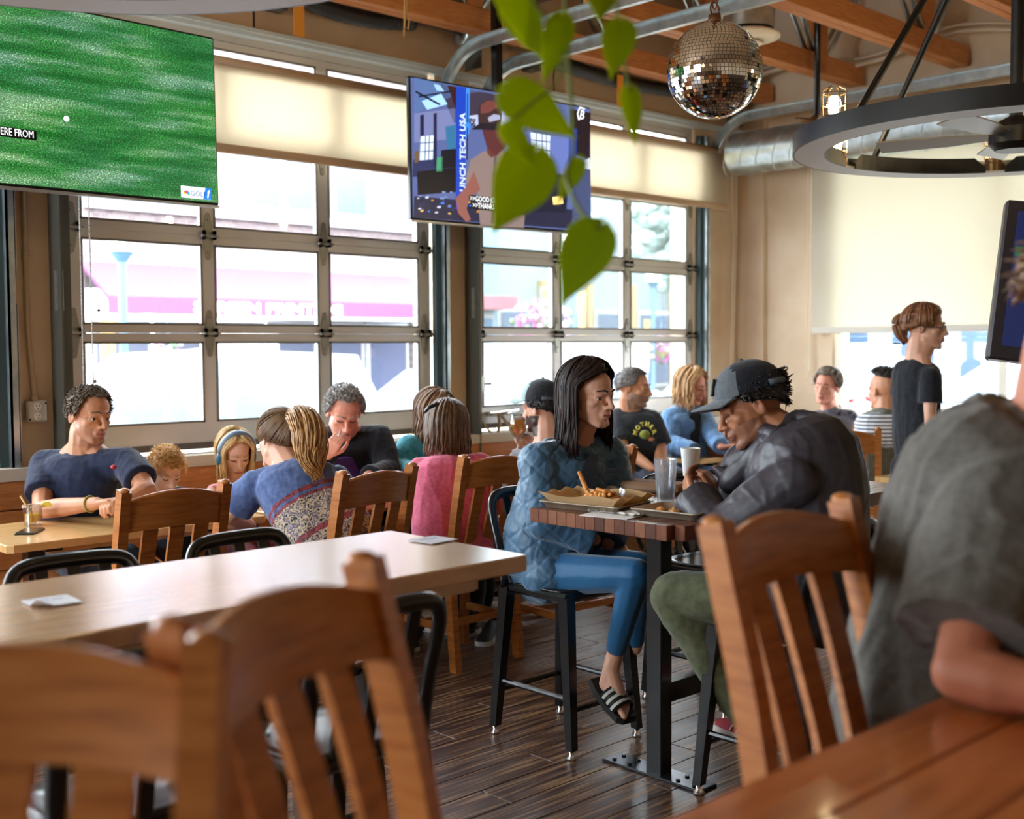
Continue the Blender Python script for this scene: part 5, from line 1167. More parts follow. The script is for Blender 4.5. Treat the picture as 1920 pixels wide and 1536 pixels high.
    def shirt(s, m, sleeve=.5, k=.012, long=False, name='shirt', vox=.009, amp=.006, freq=9, hem=-.1, neck=.985, collar=True, depth=1.06, extra=None, mats=None, post2=None, cuff=.008, seed=3, sleeves='ab', waist=1.08, ax=None, rg=.45):
        g = G(); s.torso(g, k, hem, neck, depth, waist); J = s.J; kk = s.bw*s.ak
        for q in sleeves:
            if 'e'+q not in J: continue
            S, E, W = J['s'+q], J['e'+q], J['w'+q]
            if long:
                P = [S, S.lerp(E,.5), E.lerp(S,.08), E.lerp(W,.12), E.lerp(W,.5), E.lerp(W,.94)]; rr = [.055*kk+k, .053*kk+k, .046*kk+k, .046*kk+k, .04*kk+k, .03*kk+k+cuff]
                g.cap(E, E, .047*kk+k, .047*kk+k)
            else:
                e = S.lerp(E, sleeve*1.35) if sleeve < .75 else E; P = [S, S.lerp(e,.5), e]; rr = [.055*kk+k, .055*kk+k*1.5, .053*kk+k*1.8]
            g.tube(P, rr, 16); g.ell(S, (.055*kk+k,)*3)
        if collar:
            c = s.spine(.965); ax = (s.spine(1.0)-s.spine(.9)).normalized(); side = (J['sb']-J['sa']).normalized(); a = (side-ax*side.dot(ax)).normalized(); b = ax.cross(a); r = .07*s.bw+k*.6
            g.tube([c+a*(r*math.cos(q))+b*(r*.95*math.sin(q)) for q in np.linspace(0,2*math.pi,21)[:-1]], .011, 8, closed=True)
        if extra: extra(g)
        fo = folds(amp, freq, seed, ax, 4.0, rg)
        def post(me, co):
            fo(me, co)
            if post2: return post2(me, co)
        return remesh(g, vox, 2, name, mats or m, s.t, post, s.base)
    def leg(s, g, hip, knee, ankle, r=(.085,.06,.052,.04), k=0):
        g.cap(hip, hip.lerp(knee,.5), r[0]+k, (r[0]+r[1])/2+k); g.cap(hip.lerp(knee,.5), knee, (r[0]+r[1])/2+k, r[1]+k); g.cap(knee, knee.lerp(ankle,.35), r[1]*.97+k, r[2]+k); g.cap(knee.lerp(ankle,.35), ankle, r[2]+k, r[3]+k)
    def trousers(s, m, legs, k=.006, name='trousers', r=(.085,.062,.056,.046), amp=.005, vox=.0125):
        g = G(); s.torso(g, k+.004, -.1, .2, 1.05)
        for L in legs: s.leg(g, *L, r=r, k=k)
        for L in legs: g.cap(s.spine(0), L[0], .1*s.bw, .085*s.bw)
        return remesh(g, vox, 2, name, m, s.t, folds(amp,12,5), s.base)
    def sit(s, m, f=None, k=1.0, shoes=(40,38,40), zk=.5):
        f = V(f) if f else s.f; f = V((f.x,f.y,0)).normalized(); x = f.cross(V((0,0,1))); P = s.J['pv']; L = []
        for q in (-1,1):
            h = P+x*(.09*q*k)-V((0,0,.04)); kn = V((P.x,P.y,zk))+f*(.40*k)+x*(.12*q*k); an = V((kn.x,kn.y,.09))-f*.06; L.append((h,kn,an)); shoe(s.t, s.base, V((an.x,an.y,0))+f*.05, math.atan2(f.y,f.x), shoes, L=.26*k)
        s.trousers(m, L, r=tuple(q*k for q in (.085,.062,.056,.046)))
    # hair ------------------------------------------------------------
    def hair(s, m, front=52, side=82, back=118, lift=.006, rough=.006, seed=1, locks=0, length=.0, wave=.0, lockr=.011, face=58, part=0.0, tuck=.0, spiky=0, spl=.02, spread=1.0, name='hair', az=180, down=1.0, fwd=0.0, flat=.55, rootmin=8, pull=None, npull=0):
        rnd = random.Random(seed); g = G(); C = V((0,-.010,.036)); RR = V((.080,.102,.092)); nu, nv = 44, 14; rows = []
        def ep(th, ph, k=0.0): return C+V(((RR.x+k)*math.sin(th)*math.sin(ph), (RR.y+k)*math.sin(th)*math.cos(ph), (RR.z+k)*math.cos(th)))
        def edge(ph):
            a = abs((math.degrees(ph)+180) % 360-180)
            if a < 46: return front+2*math.sin(a*.2)
            if a < 76: u = (a-46)/30; return front+(side-front)*u*u*(3-2*u)
            u = (a-76)/104; return side+(back-side)*u*u*(3-2*u)
        for i in range(nv+2):
            row = []
            for j in range(nu):
                ph = 2*math.pi*j/nu; tm = R(edge(ph)); th = tm*min(i,nv)/nv; n = noise.noise(V((math.sin(ph)*5+seed, math.cos(ph)*5, th*7)))+.6*noise.noise(V((math.sin(ph)*13, math.cos(ph)*13+seed, th*5)))
                k = lift+rough*n*(1 if i < nv else .3)-(.02 if i > nv else 0); row.append(s.h(ep(th, ph, k))-s.base)
            rows.append(row)
        g.loft(rows[1:] if False else rows, cap=False)
        if spiky:
            for i in range(spiky):
                ph = rnd.uniform(0,2*math.pi); th = R(edge(ph))*math.sqrt(rnd.uniform(.02,1.0)); p = ep(th,ph,lift-.002); nd = V((p.x,p.y,p.z))-C; nd.normalize(); d = (nd+V((rnd.gauss(0,.5),rnd.gauss(0,.5)+fwd,rnd.gauss(-.15,.3)))*.9).normalized()
                a = s.h(p)-s.base; b = s.h(p+d*spl*rnd.uniform(.6,1.3)*.55+nd*.002)-s.base; c = s.h(p+d*spl*rnd.uniform(.8,1.3)+V((0,0,-.3*spl)))-s.base; r = lockr*s.hs*.55; g.tube([a,b,c],[r,r*.8,r*.15],5,flat=.6)
        for i in range(npull):
            ph = rnd.uniform(0,2*math.pi); th = R(edge(ph))*rnd.uniform(.9,1.0); a = (ep(th,ph)-C).normalized(); b = V(pull).normalized(); pts = []
            ang = a.angle(b)
            for q in range(8):
                u = q/7; d = (a*math.sin((1-u)*ang)+b*math.sin(u*ang))/max(1e-3,math.sin(ang)); k = lift+.004+.006*u; pts.append(s.h(C+V((d.x*(RR.x+k),d.y*(RR.y+k),d.z*(RR.z+k))))-s.base)
            r = lockr*s.hs; g.tube(pts, [r*.3,r*.8,r,r,r,r,r*.9,r*.7], 5, flat=.5)
        for i in range(locks):
            ph0 = rnd.uniform(-az,az); th0 = rnd.uniform(rootmin,40); ph1 = ph0
            if abs(ph0) < face: sg = 1 if ph0 > part else -1; ph1 = sg*rnd.uniform(face,face+22)
            ll = length*rnd.uniform(.82,1.08); pts = []; rs = []; n1 = 7; n2 = 7; w0 = rnd.uniform(0,6.28); thE = rnd.uniform(88,104); dk = rnd.uniform(-.004,.012)
            for q in range(n1):
                u = q/(n1-1); th = th0+(thE-th0)*u; ph = ph0+(ph1-ph0)*min(1,u*1.35); pts.append(s.h(ep(R(th),R(ph),lift+dk+.004*u))-s.base); rs.append(lockr*s.hs*(.55+.45*math.sin(math.pi*min(1,u+.2)*.7)))
            p = pts[-1]; o = p-(s.HO-s.base); o.z = 0; o = o.normalized() if o.length else V((1,0,0)); tn = V((-o.y,o.x,0)); dn = V((0,0,-1))*down+(s.HRn @ V((0,0,-1)))*(1-down)
            for q in range(1,n2+1):
                u = q/n2; w = wave*math.sin(w0+u*9)*u; w3 = wave*.7*math.cos(w0*1.7+u*7)*u
                pts.append(p+dn*(ll*u)+o*((spread-1)*.1*u-tuck*u*(1-.3*u)+w)+tn*w3); rs.append(lockr*s.hs*(1-.75*u**2))
            g.tube(pts, rs, 5, flat=flat)
        return g.build(name, m, s.t, True)
    def bunch(s, m, guide, n, r, wave, seed=1, name='ponytail', lockr=.009, rad=None):
        rnd = random.Random(seed); g = G(); P = curve([V(p)-s.base for p in guide], 5); N = len(P)
        for i in range(n):
            a = rnd.uniform(0,6.28); rr = r*math.sqrt(rnd.random()); w0 = rnd.uniform(0,6.28); fr = rnd.uniform(8,13); pts = []; rs = []; ln = int(N*rnd.uniform(.75,1.0))
            for j in range(ln):
                u = j/(N-1); t = (P[min(j+1,N-1)]-P[max(j-1,0)]).normalized(); x, y, _ = basis(t); k = (rad(u) if rad else math.sin(math.pi*min(.92,u*.9+.12)))
                q = P[j]+(x*math.cos(a)+y*math.sin(a))*rr*k+(x*math.sin(w0+u*fr)+y*math.cos(w0+u*fr*.9))*wave*u**.5; pts.append(q); rs.append(lockr*(1-.7*u**3)*(.5+.5*min(1,u*4)))
            g.tube(pts, rs, 5, flat=.6)
        return g.build(name, m, s.t, True)
    def cap(s, m, mb, ang=0, badge=None, strap=None, mback=None, tilt=0):
        """baseball cap: crown, bill and button; ang turns the bill away from the face"""
        A = Matrix.Rotation(R(ang),3,'Z') @ Matrix.Rotation(R(tilt),3,'X'); C = V((0,-.006,.045)); RR = (.09,.11,.098)
        def hp(p): return s.h(C+A @ V(p))-s.base
        nu, nv = 36, 10; rows = []
        for i in range(nv+1):
            th = R(3)+R(88)*i/nv; rows.append([hp(((RR[0])*math.sin(th)*math.sin(2*math.pi*j/nu), RR[1]*math.sin(th)*math.cos(2*math.pi*j/nu), RR[2]*1.04*math.cos(th)**.9 if th < 1.55 else 0)) for j in range(nu)])
        rows.append([hp((.084*math.sin(2*math.pi*j/nu), .103*math.cos(2*math.pi*j/nu), .004)) for j in range(nu)])
        g = G(); g.loft(rows); 
        mats = [m]
        if mback:
            mats = [m, mback]; k = 0; mi = []
            for f in g.f:
                c = sum((V(g.v[i]) for i in f), V())/len(f)+s.base; L = A.transposed() @ ((s.HR.inverted() @ (c-s.HO))-C); mi.append(1 if L.y < .035 else 0)
            g.mi = mi
        cp = g.build('cap', mats, s.t, 50); L = G(); v = []; n1, n2 = 8, 16
        for side in (0,1):
            for i in range(n1+1):
                for j in range(n2+1):
                    a = R(-62+124*j/n2); u = i/n1; y0 = .104*math.cos(a); x0 = .088*math.sin(a); ln = .078*math.cos(a*1.05)**.5 if math.cos(a*1.05) > 0 else 0
                    v.append(hp((x0*(1+.02*u), y0+ln*u, .006-.012*u-1.9*(x0**2)*(.6+.6*u)-(.004 if side else 0))))
        N = n2+1; K = (n1+1)*N; f = []
        for i in range(n1):
            for j in range(n2): a = i*N+j; f += [(a,a+1,a+N+1,a+N),(K+a,K+a+N,K+a+N+1,K+a+1)]
        for j in range(n2): a = n1*N+j; f.append((a,a+1,K+a+1,K+a))
        L.add(v,f).build('bill', mb, cp, True)
        G().ell(hp((0,0,.104)),(.008*s.hs,.008*s.hs,.005*s.hs),None,8,6).build('button', m, cp, True)
        if badge: G().cbox(hp((0,.101,.045)), (.055*s.hs,.008*s.hs,.05*s.hs), .002, s.HRn @ A @ Matrix.Rotation(R(22),3,'X')).build('badge', badge, cp)
        if strap: G().tube([hp((.09*math.sin(R(q)),.112*math.cos(R(q)),.014)) for q in range(120,241,15)], .0065*s.hs, 6, flat=1.6).build('strap', strap, cp, True)
        return cp
def local(p, s): return V(p)-s.base
def shoe(par, base, pos, yaw, col, sole=(236,232,224), L=.27, stripe=None, name='shoe'):
    Rz = Matrix.Rotation(yaw,3,'Z'); rings = []; S = [(-.09,.03,.075),(-.05,.036,.085),(0,.037,.075),(.06,.042,.055),(.12,.044,.045),(.16,.034,.036),(.175,.015,.03)]; k = L/.27
    for x, hw, h in S: rings.append([pos-base+Rz @ V((x*k, hw*k*math.cos(q), .018+max(0,(h-.018))*math.sin(q)*k)) for q in np.linspace(0,math.pi,9)])
    o = G().loft(rings).build(name, mat('shoe_%d_%d_%d' % col, col, .7), par, 60)
    rings = []
    for x, hw, h in S: rings.append([pos-base+Rz @ V((x*k*1.02, sg*(hw+.004)*k, z)) for sg, z in ((1,.0),(1,.022),(-1,.022),(-1,.0))])
    G().loft(rings).build('sole', mat('sole_%d' % sole[0], sole, .7), o)
    if stripe:
        for q in range(3): G().tube([pos-base+Rz @ V(((.02+.03*q)*k,.045*k*sg,.025*k)) if u == 0 else pos-base+Rz @ V(((-.0+.03*q)*k,.02*k*sg,.078*k)) for sg in (1,) for u in (0,1)], .006, 5, flat=.4).build('stripe', mat('stripe_pale',stripe,.7), o)
    return o
DJ = cloth('navy_jeans',(26,32,52))
FAIR = skin('fair_skin', (226,172,146)); TAN = skin('tanned_skin', (206,146,112)); PALE = skin('pale_skin', (236,190,166)); BROWN = skin('brown_skin', (176,116,84)); ROSY = skin('rosy_skin', (230,158,134))
NAVY = cloth('navy_jersey', (22,30,56), (30,40,70)); BLK = cloth('black_jersey', (20,22,28), (30,32,40))
# 1 man in navy T-shirt -------------------------------------------------
m = Man('man in a navy T-shirt leaning on the honey table with folded hands', 5.5, dict(hd=(168,782,-.06), nk=(160,850,.0), ch=(150,930,.03), pv=(150,1010,.12), sa=(84,872,.05), sb=(240,868,-.08), ea=(78,956,-.18), wa=(182,944,-.36), eb=(276,918,-.22), wb=(238,938,-.33)), 34, 6, -3, 1.12, 1.12, TAN, vox=.005)
m.body(nose=1.04, beard=skin('stubble_tan',(186,132,104)), hands=(('a', Q(230,934,5.1)-Q(182,944,5.14), (0,0,-1), .75, 1), ('b', Q(212,940,5.12)-Q(238,938,5.17), (0,0,-1), .8, -1)))
m.eyes((60,50,40), brow=(92,72,58)); m.shirt(NAVY, .5, .012, seed=2)
m.hair(tex('ash_brown_hair',[(.3,(70,58,48)),(.6,(106,92,78)),(.8,(138,124,108))],nscale=60,rough=.7,spec=.2), front=50, side=104, back=126, lift=.004, rough=.004, spiky=1100, spl=.014, lockr=.0075, fwd=.5, seed=5)
p = Q(262,879,5.26)
G().ell(local(Q(213,876,5.30),m),(.013,.013,.011)).build('chest_badge', mat('red_badge',(176,30,40),.6), m.t, True)
w2 = m.J['wa'].lerp(m.J['ea'],.12); ax = (m.J['wa']-m.J['ea']).normalized(); a, b, _ = basis(ax); G().tube([local(w2+(a*math.cos(q)+b*math.sin(q))*.034,m) for q in np.linspace(0,6.28,19)[:-1]], .006, 6, closed=True).build('bracelet', cloth('olive_cord',(150,140,70)), m.t, True)
m.trousers(cloth('dark_denim',(40,46,62)), [(m.J['pv']+V((-.1,-.02,-.05)),V((2.2,5.02,.48)),V((2.2,4.95,.08))),(m.J['pv']+V((.1,-.05,-.05)),V((2.45,5.02,.48)),V((2.45,5.0,.08)))])
# 2 boy -----------------------------------------------------------------
m = Man('fair-haired boy bending over the table behind a white cup', 5.72, dict(hd=(312,884,0), nk=(312,925,.03), pv=(312,990,.08), sa=(288,928,.02), sb=(338,928,.02), ea=(280,955,-.05), wa=(300,962,-.2), eb=(348,955,-.05), wb=(330,962,-.2)), 20, 30, 0, .92, .62, PALE, vox=.006, arm=.9)
m.body(lips=(214,150,132)); m.eyes(closed=True, brow=(206,170,120)); m.shirt(cloth('dark_boys_tee',(44,48,70)), .5, .01, amp=.004); m.sit(cloth('kids_trousers',(70,76,96)), (0,-1,0), .72)
m.hair(tex('straw_blond_hair',[(.3,(206,158,96)),(.6,(232,190,126)),(.8,(246,216,160))],nscale=50,rough=.5), front=62, side=104, back=126, lift=.008, spiky=900, spl=.024, lockr=0.0062, fwd=.3, seed=8)
# 3 girl ----------------------------------------------------------------
m = Man('blond girl with blue headphones looking down', 5.9, dict(hd=(440,852,0), nk=(437,912,.03), pv=(440,1000,.08), sa=(402,922,.02), sb=(478,922,.02), ea=(392,965,-.06), wa=(420,985,-.25), eb=(492,965,-.06), wb=(460,985,-.25)), 18, 22, 0, .98, .68, PALE, vox=.0055, arm=.9)
m.body(lips=(212,136,126)); m.eyes(closed=True, brow=(190,150,110)); m.shirt(cloth('peach_vest',(226,180,150)), .25, .008, amp=.003); m.sit(cloth('kids_pink',(196,120,130)), (0,-1,0), .74)
BLON = tex('light_blond_hair',[(.3,(198,160,104)),(.6,(226,196,142)),(.85,(246,226,184))],(1,1,.25),nscale=70,rough=.45)
m.hair(BLON, front=46, side=92, back=122, lift=.006, rough=.003, locks=264, length=.17, wave=.008, face=52, tuck=.02, lockr=0.0065, seed=4)
HB = mat('headphone_blue',(40,110,140),.4); g = G(); g.tube([m.h((.092*math.sin(R(q)),.03,.03+.108*math.cos(R(q))))-m.base for q in range(-92,93,8)], .011, 8, flat=1.7)
hp = g.build('headphones', mat('headphone_band',(110,132,152),.45), m.t, True)
for q in (-1,1): G().ell(m.h((.088*q,.03,-.005))-m.base,(.016,.03,.038),m.HRn,14,9).build('ear_cup', HB, hp, True)
# 4 woman with ponytail, seen from behind -------------------------------
m = Man('woman with a wavy blond ponytail in a blue patterned top, seen from behind', 4.98, dict(hd=(522,826,.22), nk=(552,880,.14), ch=(575,945,.04), pv=(640,1030,-.08), sa=(476,912,.1), sb=(628,902,.14), ea=(426,968,.18), wa=(470,985,.36), eb=(650,955,.25), wb=(600,960,.42)), -148, 12, 8, 1.06, 1.02, FAIR, vox=.006)
m.body()
DEN = cloth('washed_blue_jersey',(66,84,128),(84,104,150)); PAT = tex('paisley_print',[(.38,(24,24,34)),(.46,(196,176,150)),(.56,(60,44,60)),(.66,(150,140,150))],nscale=55,detail=3,rough=.85); BAND = tex('woven_band',[(.3,(36,20,30)),(.5,(150,60,66)),(.62,(36,24,40)),(.8,(170,130,130))],(1,1,1),nscale=48,rough=.85)
PV, NK = np.array(m.J['pv']), np.array(m.J['nk'])
def zones(me, co):
    c = centres(me, co); t = ((c-PV) @ (NK-PV))/((NK-PV) @ (NK-PV)); mi = np.zeros(len(c)); arm = np.array([(V(q)-m.J['ea']).length < .2 for q in c]); b = (t < .60) & ~arm; mi[b] = 2; mi[b & (t < .5)] = 1; mi[b & (t < .56) & (t > .53)] = 0; mi[b & (t < .16) & (t > .1)] = 2; return mi
m.shirt(None, .46, .016, mats=[DEN, PAT, BAND], post2=zones, amp=.007, seed=9, vox=.007, hem=-.1)
WAVY = tex('golden_wavy_hair',[(.3,(120,80,42)),(.5,(168,122,68)),(.75,(214,170,108))],(1,1,.3),nscale=60,rough=.45)
m.hair(tex('mousy_hair',[(.3,(84,60,40)),(.6,(124,94,64))],(1,1,.3),nscale=60,rough=.5), front=50, side=116, back=148, lift=.006, rough=.002, seed=3, npull=260, pull=(0,-.8,.55), lockr=.006)
m.bunch(WAVY, [Q(545,782,5.1),Q(566,784,5.0),Q(580,815,4.94),Q(585,850,4.92),Q(590,880,4.9),Q(600,905,4.9)], 340, .07, .013, 6, lockr=.0045)
m.trousers(cloth('grey_leggings',(84,80,92)), [(m.J['pv']+V((-.1,.05,-.04)),V((2.72,4.62,.48)),V((2.7,4.55,.08))),(m.J['pv']+V((.1,.05,-.04)),V((2.98,4.62,.48)),V((2.98,4.6,.08)))])
# 5 grey-haired man -----------------------------------------------------
m = Man('grey-haired man in a black sweater eating with bowed head', 6.35, dict(hd=(645,776,-.08), nk=(655,815,.06), ch=(660,870,.08), pv=(665,950,.12), sa=(598,822,.06), sb=(712,822,.02), ea=(598,866,-.14), wa=(616,852,-.3), eb=(730,885,-.1), wb=(690,893,-.34)), 8, 26, -3, 1.16, 1.1, ROSY, vox=.0055)
m.body(nose=1.06, hands=(('a', Q(632,822,6.0)-Q(616,852,6.05), Q(650,840,6.3)-Q(616,852,6.05), .7, -1),)); m.eyes(closed=True, brow=(150,140,130)); m.shirt(BLK, .5, .016, True, amp=.006, seed=6); m.sit(DJ, (0,-1,0))
m.hair(tex('salt_pepper_hair',[(.3,(96,90,86)),(.55,(158,152,148)),(.8,(214,210,206))],nscale=50,rough=.55), front=48, side=102, back=124, lift=.007, rough=.005, spiky=1000, spl=.018, lockr=0.0074, seed=15)
G().cyl(local(Q(634,818,5.98),m),local(Q(641,806,6.05),m),.003).build('fork', CHROME, m.t)
# 6 woman in teal -------------------------------------------------------
m = Man('woman with long wavy brown hair in a teal jacket', 6.5, dict(hd=(815,778,.02), nk=(806,830,.06), pv=(800,950,.1), sa=(768,838,-.02), sb=(850,838,.1), ea=(752,880,-.12), wa=(786,888,-.36), eb=(870,885,.0), wb=(840,890,-.3)), 60, 22, 0, 1.08, .96, FAIR, vox=.008)
m.body(); m.eyes(brow=(110,80,60)); m.shirt(cloth('teal_fleece',(44,128,146),(70,160,176)), .5, .018, True, seed=12); m.sit(DJ, (0,-1,0))
m.hair(tex('brown_wavy_hair',[(.3,(84,58,38)),(.6,(134,98,66)),(.85,(176,138,100))],(1,1,.3),nscale=60,rough=.45), front=48, side=92, back=122, locks=242, length=.2, wave=.018, lockr=0.0074, tuck=.01, seed=21)
# 7 woman in pink -------------------------------------------------------
m = Man('woman in a pink sweater seen from behind, brown hair to her shoulders', 5.64, dict(hd=(838,806,.1), nk=(846,868,.04), ch=(845,930,-.02), pv=(850,1030,-.06), sa=(790,888,.0), sb=(898,880,.06), ea=(764,950,.12), wa=(790,940,.36), eb=(918,945,.14), wb=(890,935,.38)), 168, 8, 4, 1.08, .98, FAIR, vox=.008)
m.body(); m.shirt(cloth('pink_sweatshirt',(214,92,124),(228,112,142),ns=60), .5, .026, True, amp=.01, freq=7, hem=-.1, depth=1.12, seed=31)
g = G(); P0 = m.J['sa']; ax = (m.J['ea']-P0).normalized(); a, b, _ = basis(ax)
m.hair(tex('chestnut_hair',[(.3,(66,44,30)),(.55,(104,74,50)),(.8,(150,116,84))],(1,1,.22),nscale=70,rough=.4), front=50, side=92, back=124, lift=.008, rough=.003, locks=330, length=.155, wave=.006, lockr=0.0071, tuck=-.006, seed=33)
G().tube([local(Q(797,772,5.5),m),local(Q(804,764,5.48),m),local(Q(822,757,5.5),m)], .006, 6, flat=1.8).build('sunglasses', BLACKP, m.t, True)
DJ = cloth('navy_jeans',(26,32,52))
kA, kB = V((3.55,4.72,.5)), V((3.9,4.74,.5)); fA, fB = V((3.58,4.5,.09)), V((3.95,4.5,.09)); m.trousers(DJ, [(m.J['pv']+V((-.1,.06,-.05)),kA,fA),(m.J['pv']+V((.1,.06,-.05)),kB,fB)])
shoe(m.t, m.base, V((3.56,4.56,0)), R(95), (60,52,48)); shoe(m.t, m.base, V((3.95,4.58,0)), R(95), (60,52,48))
# 8 man with cap and beer ----------------------------------------------
m = Man('bearded man in a pale-billed cap holding the stemmed beer', 5.95, dict(hd=(1016,768,.05), nk=(1030,838,.0), pv=(1040,990,-.05), sa=(975,868,.1), sb=(1085,862,-.05), ea=(960,930,.2), wa=(1002,848,.22), eb=(1100,940,.1), wb=(1080,960,.3)), -128, 4, 0, 1.08, 1.02, FAIR, vox=.0065)
m.body(beard=skin('dark_beard',(70,46,36)), hands=(('a', Q(986,806,6.12)-Q(1002,848,6.17), Q(940,812,6.2)-Q(1002,830,6.17), .7, 1, 1.0),)); m.shirt(cloth('grey_tee',(120,116,118)), .5, .014)
m.hair(tex('black_brown_hair',[(.3,(20,16,16)),(.7,(44,34,30))],nscale=60,rough=.5), front=60, side=104, back=128, lift=.003, spiky=500, spl=.012, seed=2)
m.cap(cloth('sage_cap',(138,160,158),(152,172,170)), cloth('sage_bill',(150,172,168),(164,184,180)), 0, None, mat('cap_strap',(60,64,72),.6), cloth('black_mesh_cap',(16,18,22),(34,36,42),ns=120), 6)
hpnt = m.J['pv']
m.trousers(cloth('charcoal_trousers',(34,34,40)), [(hpnt+V((-.1,.08,-.04)),V((4.22,4.72,.5)),V((4.1,4.62,.1))),(hpnt+V((.1,.08,-.04)),V((4.55,4.75,.5)),V((4.5,4.65,.2)))])
shoe(m.t, m.base, V((4.02,4.42,.0)), R(215), (20,20,24), (196,192,186)); shoe(m.t, m.base, V((4.46,4.58,.12)), R(190), (24,24,28), (150,140,134))
t = thing('wheeled_base', 'dark wheeled base under the table with one caster showing', 'base', (4.5,4.8,0))
G().cyl((0,0,.08),(0,0,.14),.05).build('hub', BLACKM, t)
for k in range(4):
    a = R(47+90*k); l = G().sweep([(0,0,.11),(.30*math.cos(a),.30*math.sin(a),.085)],.04,.03,(-math.sin(a),math.cos(a),0)).build('base_arm', BLACKM, t); G().lathe([(0,-.012),(.028,-.012),(.03,0),(.028,.012),(0,.012)],(.31*math.cos(a),.31*math.sin(a),.03),14,Matrix.Rotation(R(90),3,'X')).cyl((.3*math.cos(a),.3*math.sin(a),.03),(.3*math.cos(a),.3*math.sin(a),.09),.012).build('caster', BLACKP, l, True)
# 9 woman in quilted jacket ---------------------------------------------
m = Man('dark-haired woman in a blue quilted jacket sitting sideways on a stool', 4.5, dict(hd=(1104,744,-.03), nk=(1082,835,.02), ch=(1050,935,.06), pv=(1032,1056,.05), sa=(1010,868,-.07), sb=(1142,856,.12), ea=(1022,975,-.12), wa=(1115,1012,-.1), eb=(1160,960,.08), wb=(1140,1020,.0)), 50, 4, 2, 1.06, .94, FAIR, vox=.005)
J = m.J
hipA, kneeA, ankA = Q(1030,1075,4.46), Q(1192,1078,4.2), Q(1152,1232,4.3); hipB, kneeB, ankB = Q(1060,1062,4.62), Q(1196,1062,4.42), Q(1190,1215,4.5)
heel, toe = Q(1138,1282,4.28), Q(1178,1338,4.2)
def lower(g):
    m.leg(g, hipA, kneeA, ankA, r=(.08,.058,.05,.032)); m.leg(g, hipB, kneeB, ankB, r=(.08,.055,.048,.03)); g.cap(ankA, heel, .033, .03); g.cap(ankA.lerp(heel,.5), heel.lerp(toe,.6), .032, .03); g.cap(heel, heel.lerp(toe,.55), .028, .032)
    d = (toe-heel).normalized(); s = d.cross(V((0,0,1))).normalized()
    for i, (o, l) in enumerate(((.026,1.05),(.012,1.0),(0,.93),(-.012,.86),(-.022,.78))): g.cap(heel.lerp(toe,.5)+s*o*.8, heel+(toe-heel)*l+s*o, .013, .0095 if i else .012)
m.female = True; m.body(extra=lower, lips=(190,120,108)); m.eyes((60,40,30), brow=(44,32,28))
QUILT = tex('blue_quilted_nylon',[(.3,(44,82,112)),(.7,(66,108,140))],nscale=26,detail=6,rough=.5,bump=.3,sheen=.3)
AX = np.array((J['nk']-J['pv']).normalized())
def quilt(me, co):
    nr = np.empty(len(me.vertices)*3,'f'); me.vertices.foreach_get('normal', nr); nr = nr.reshape(-1,3)
    z = co[:,2]; s = co[:,0]*.75-co[:,1]*.66; k = 1/.10
    a = np.abs(((s+z*1.1)*k) % 1-.5)*2; b = np.abs(((s-z*1.1)*k) % 1-.5)*2; seam = np.minimum(1-a,1-b); co += nr*(.0035*np.minimum(1,seam*5)-.003)[:,None]
m.shirt(QUILT, .5, .03, True, name='quilted_jacket', vox=.006, amp=.0055, freq=13, rg=.5, hem=-.1, depth=1.12, post2=quilt, seed=40, waist=1.15, cuff=.006,
    extra=lambda g: [g.tube([m.spine(.94)+(V((math.cos(q),math.sin(q),0))*.075) for q in np.linspace(0,6.28,21)[:-1]], .022, 8, closed=True), g.cap(m.spine(-.04)-RT*.02, hipA, .15, .12), g.cap(m.spine(.05), Q(985,1040,4.62), .14, .1)])
TEE = mat('dark_tee',(20,20,26),.8)
# open front: placket, tee, pocket label
fr = [m.spine(t)+(V((-m.spine(t).x,-m.spine(t).y,0)).normalized()*(.135 if t < .85 else .10)+RT*.075) for t in (.2,.4,.6,.8,.93)]
G().sweep([local(p,m) for p in fr], [.035,.06,.06,.05,.04], .012, RT).build('tee_front', TEE, m.t)
p = Q(1146,882,4.36); G().cbox(local(p,m),(.05,.006,.016),.002,Matrix.Rotation(math.atan2(RT.y,RT.x),3,'Z')).build('chest_label', mat('label_black',(24,24,34),.6), m.t)
LEG = mat('teal_blue_leggings',(26,92,138),.5, sheen=.3, spec=.3); g = G(); m.torso(g, .0, -.1, .1, 1.0); m.leg(g, hipA, kneeA, ankA.lerp(kneeA,.12), r=(.086,.063,.055,.041)); m.leg(g, hipB, kneeB, ankB.lerp(kneeB,.1), r=(.086,.06,.053,.038)); g.cap(m.spine(-.02), hipA, .12, .092); g.cap(m.spine(-.02), hipB, .12, .09)
remesh(g, .007, 3, 'leggings', LEG, m.t, folds(.002,14,3), m.base)
DK = tex('dark_brown_hair',[(.3,(24,16,15)),(.6,(44,30,26)),(.85,(78,56,44))],(1,1,.2),nscale=70,rough=.55,spec=.2)
m.hair(DK, front=48, side=94, back=124, lift=.009, rough=.002, locks=418, length=.235, wave=.006, face=74, lockr=0.0077, tuck=.0, seed=44, part=-10)
d = (toe-heel).normalized(); s2 = d.cross(V((0,0,1))).normalized(); nn = s2.cross(d)
sl = [heel-d*.05-nn*.036, heel-nn*.04, heel.lerp(toe,.5)-nn*.036, toe-nn*.022, toe+d*.02-nn*.014]
sd = G().sweep([local(p,m) for p in sl], [.062,.078,.09,.095,.06], .024, s2).build('slide_sandal', mat('slide_black',(22,24,24),.6), m.t)
g = G(); c0 = heel.lerp(toe,.52); rings = []
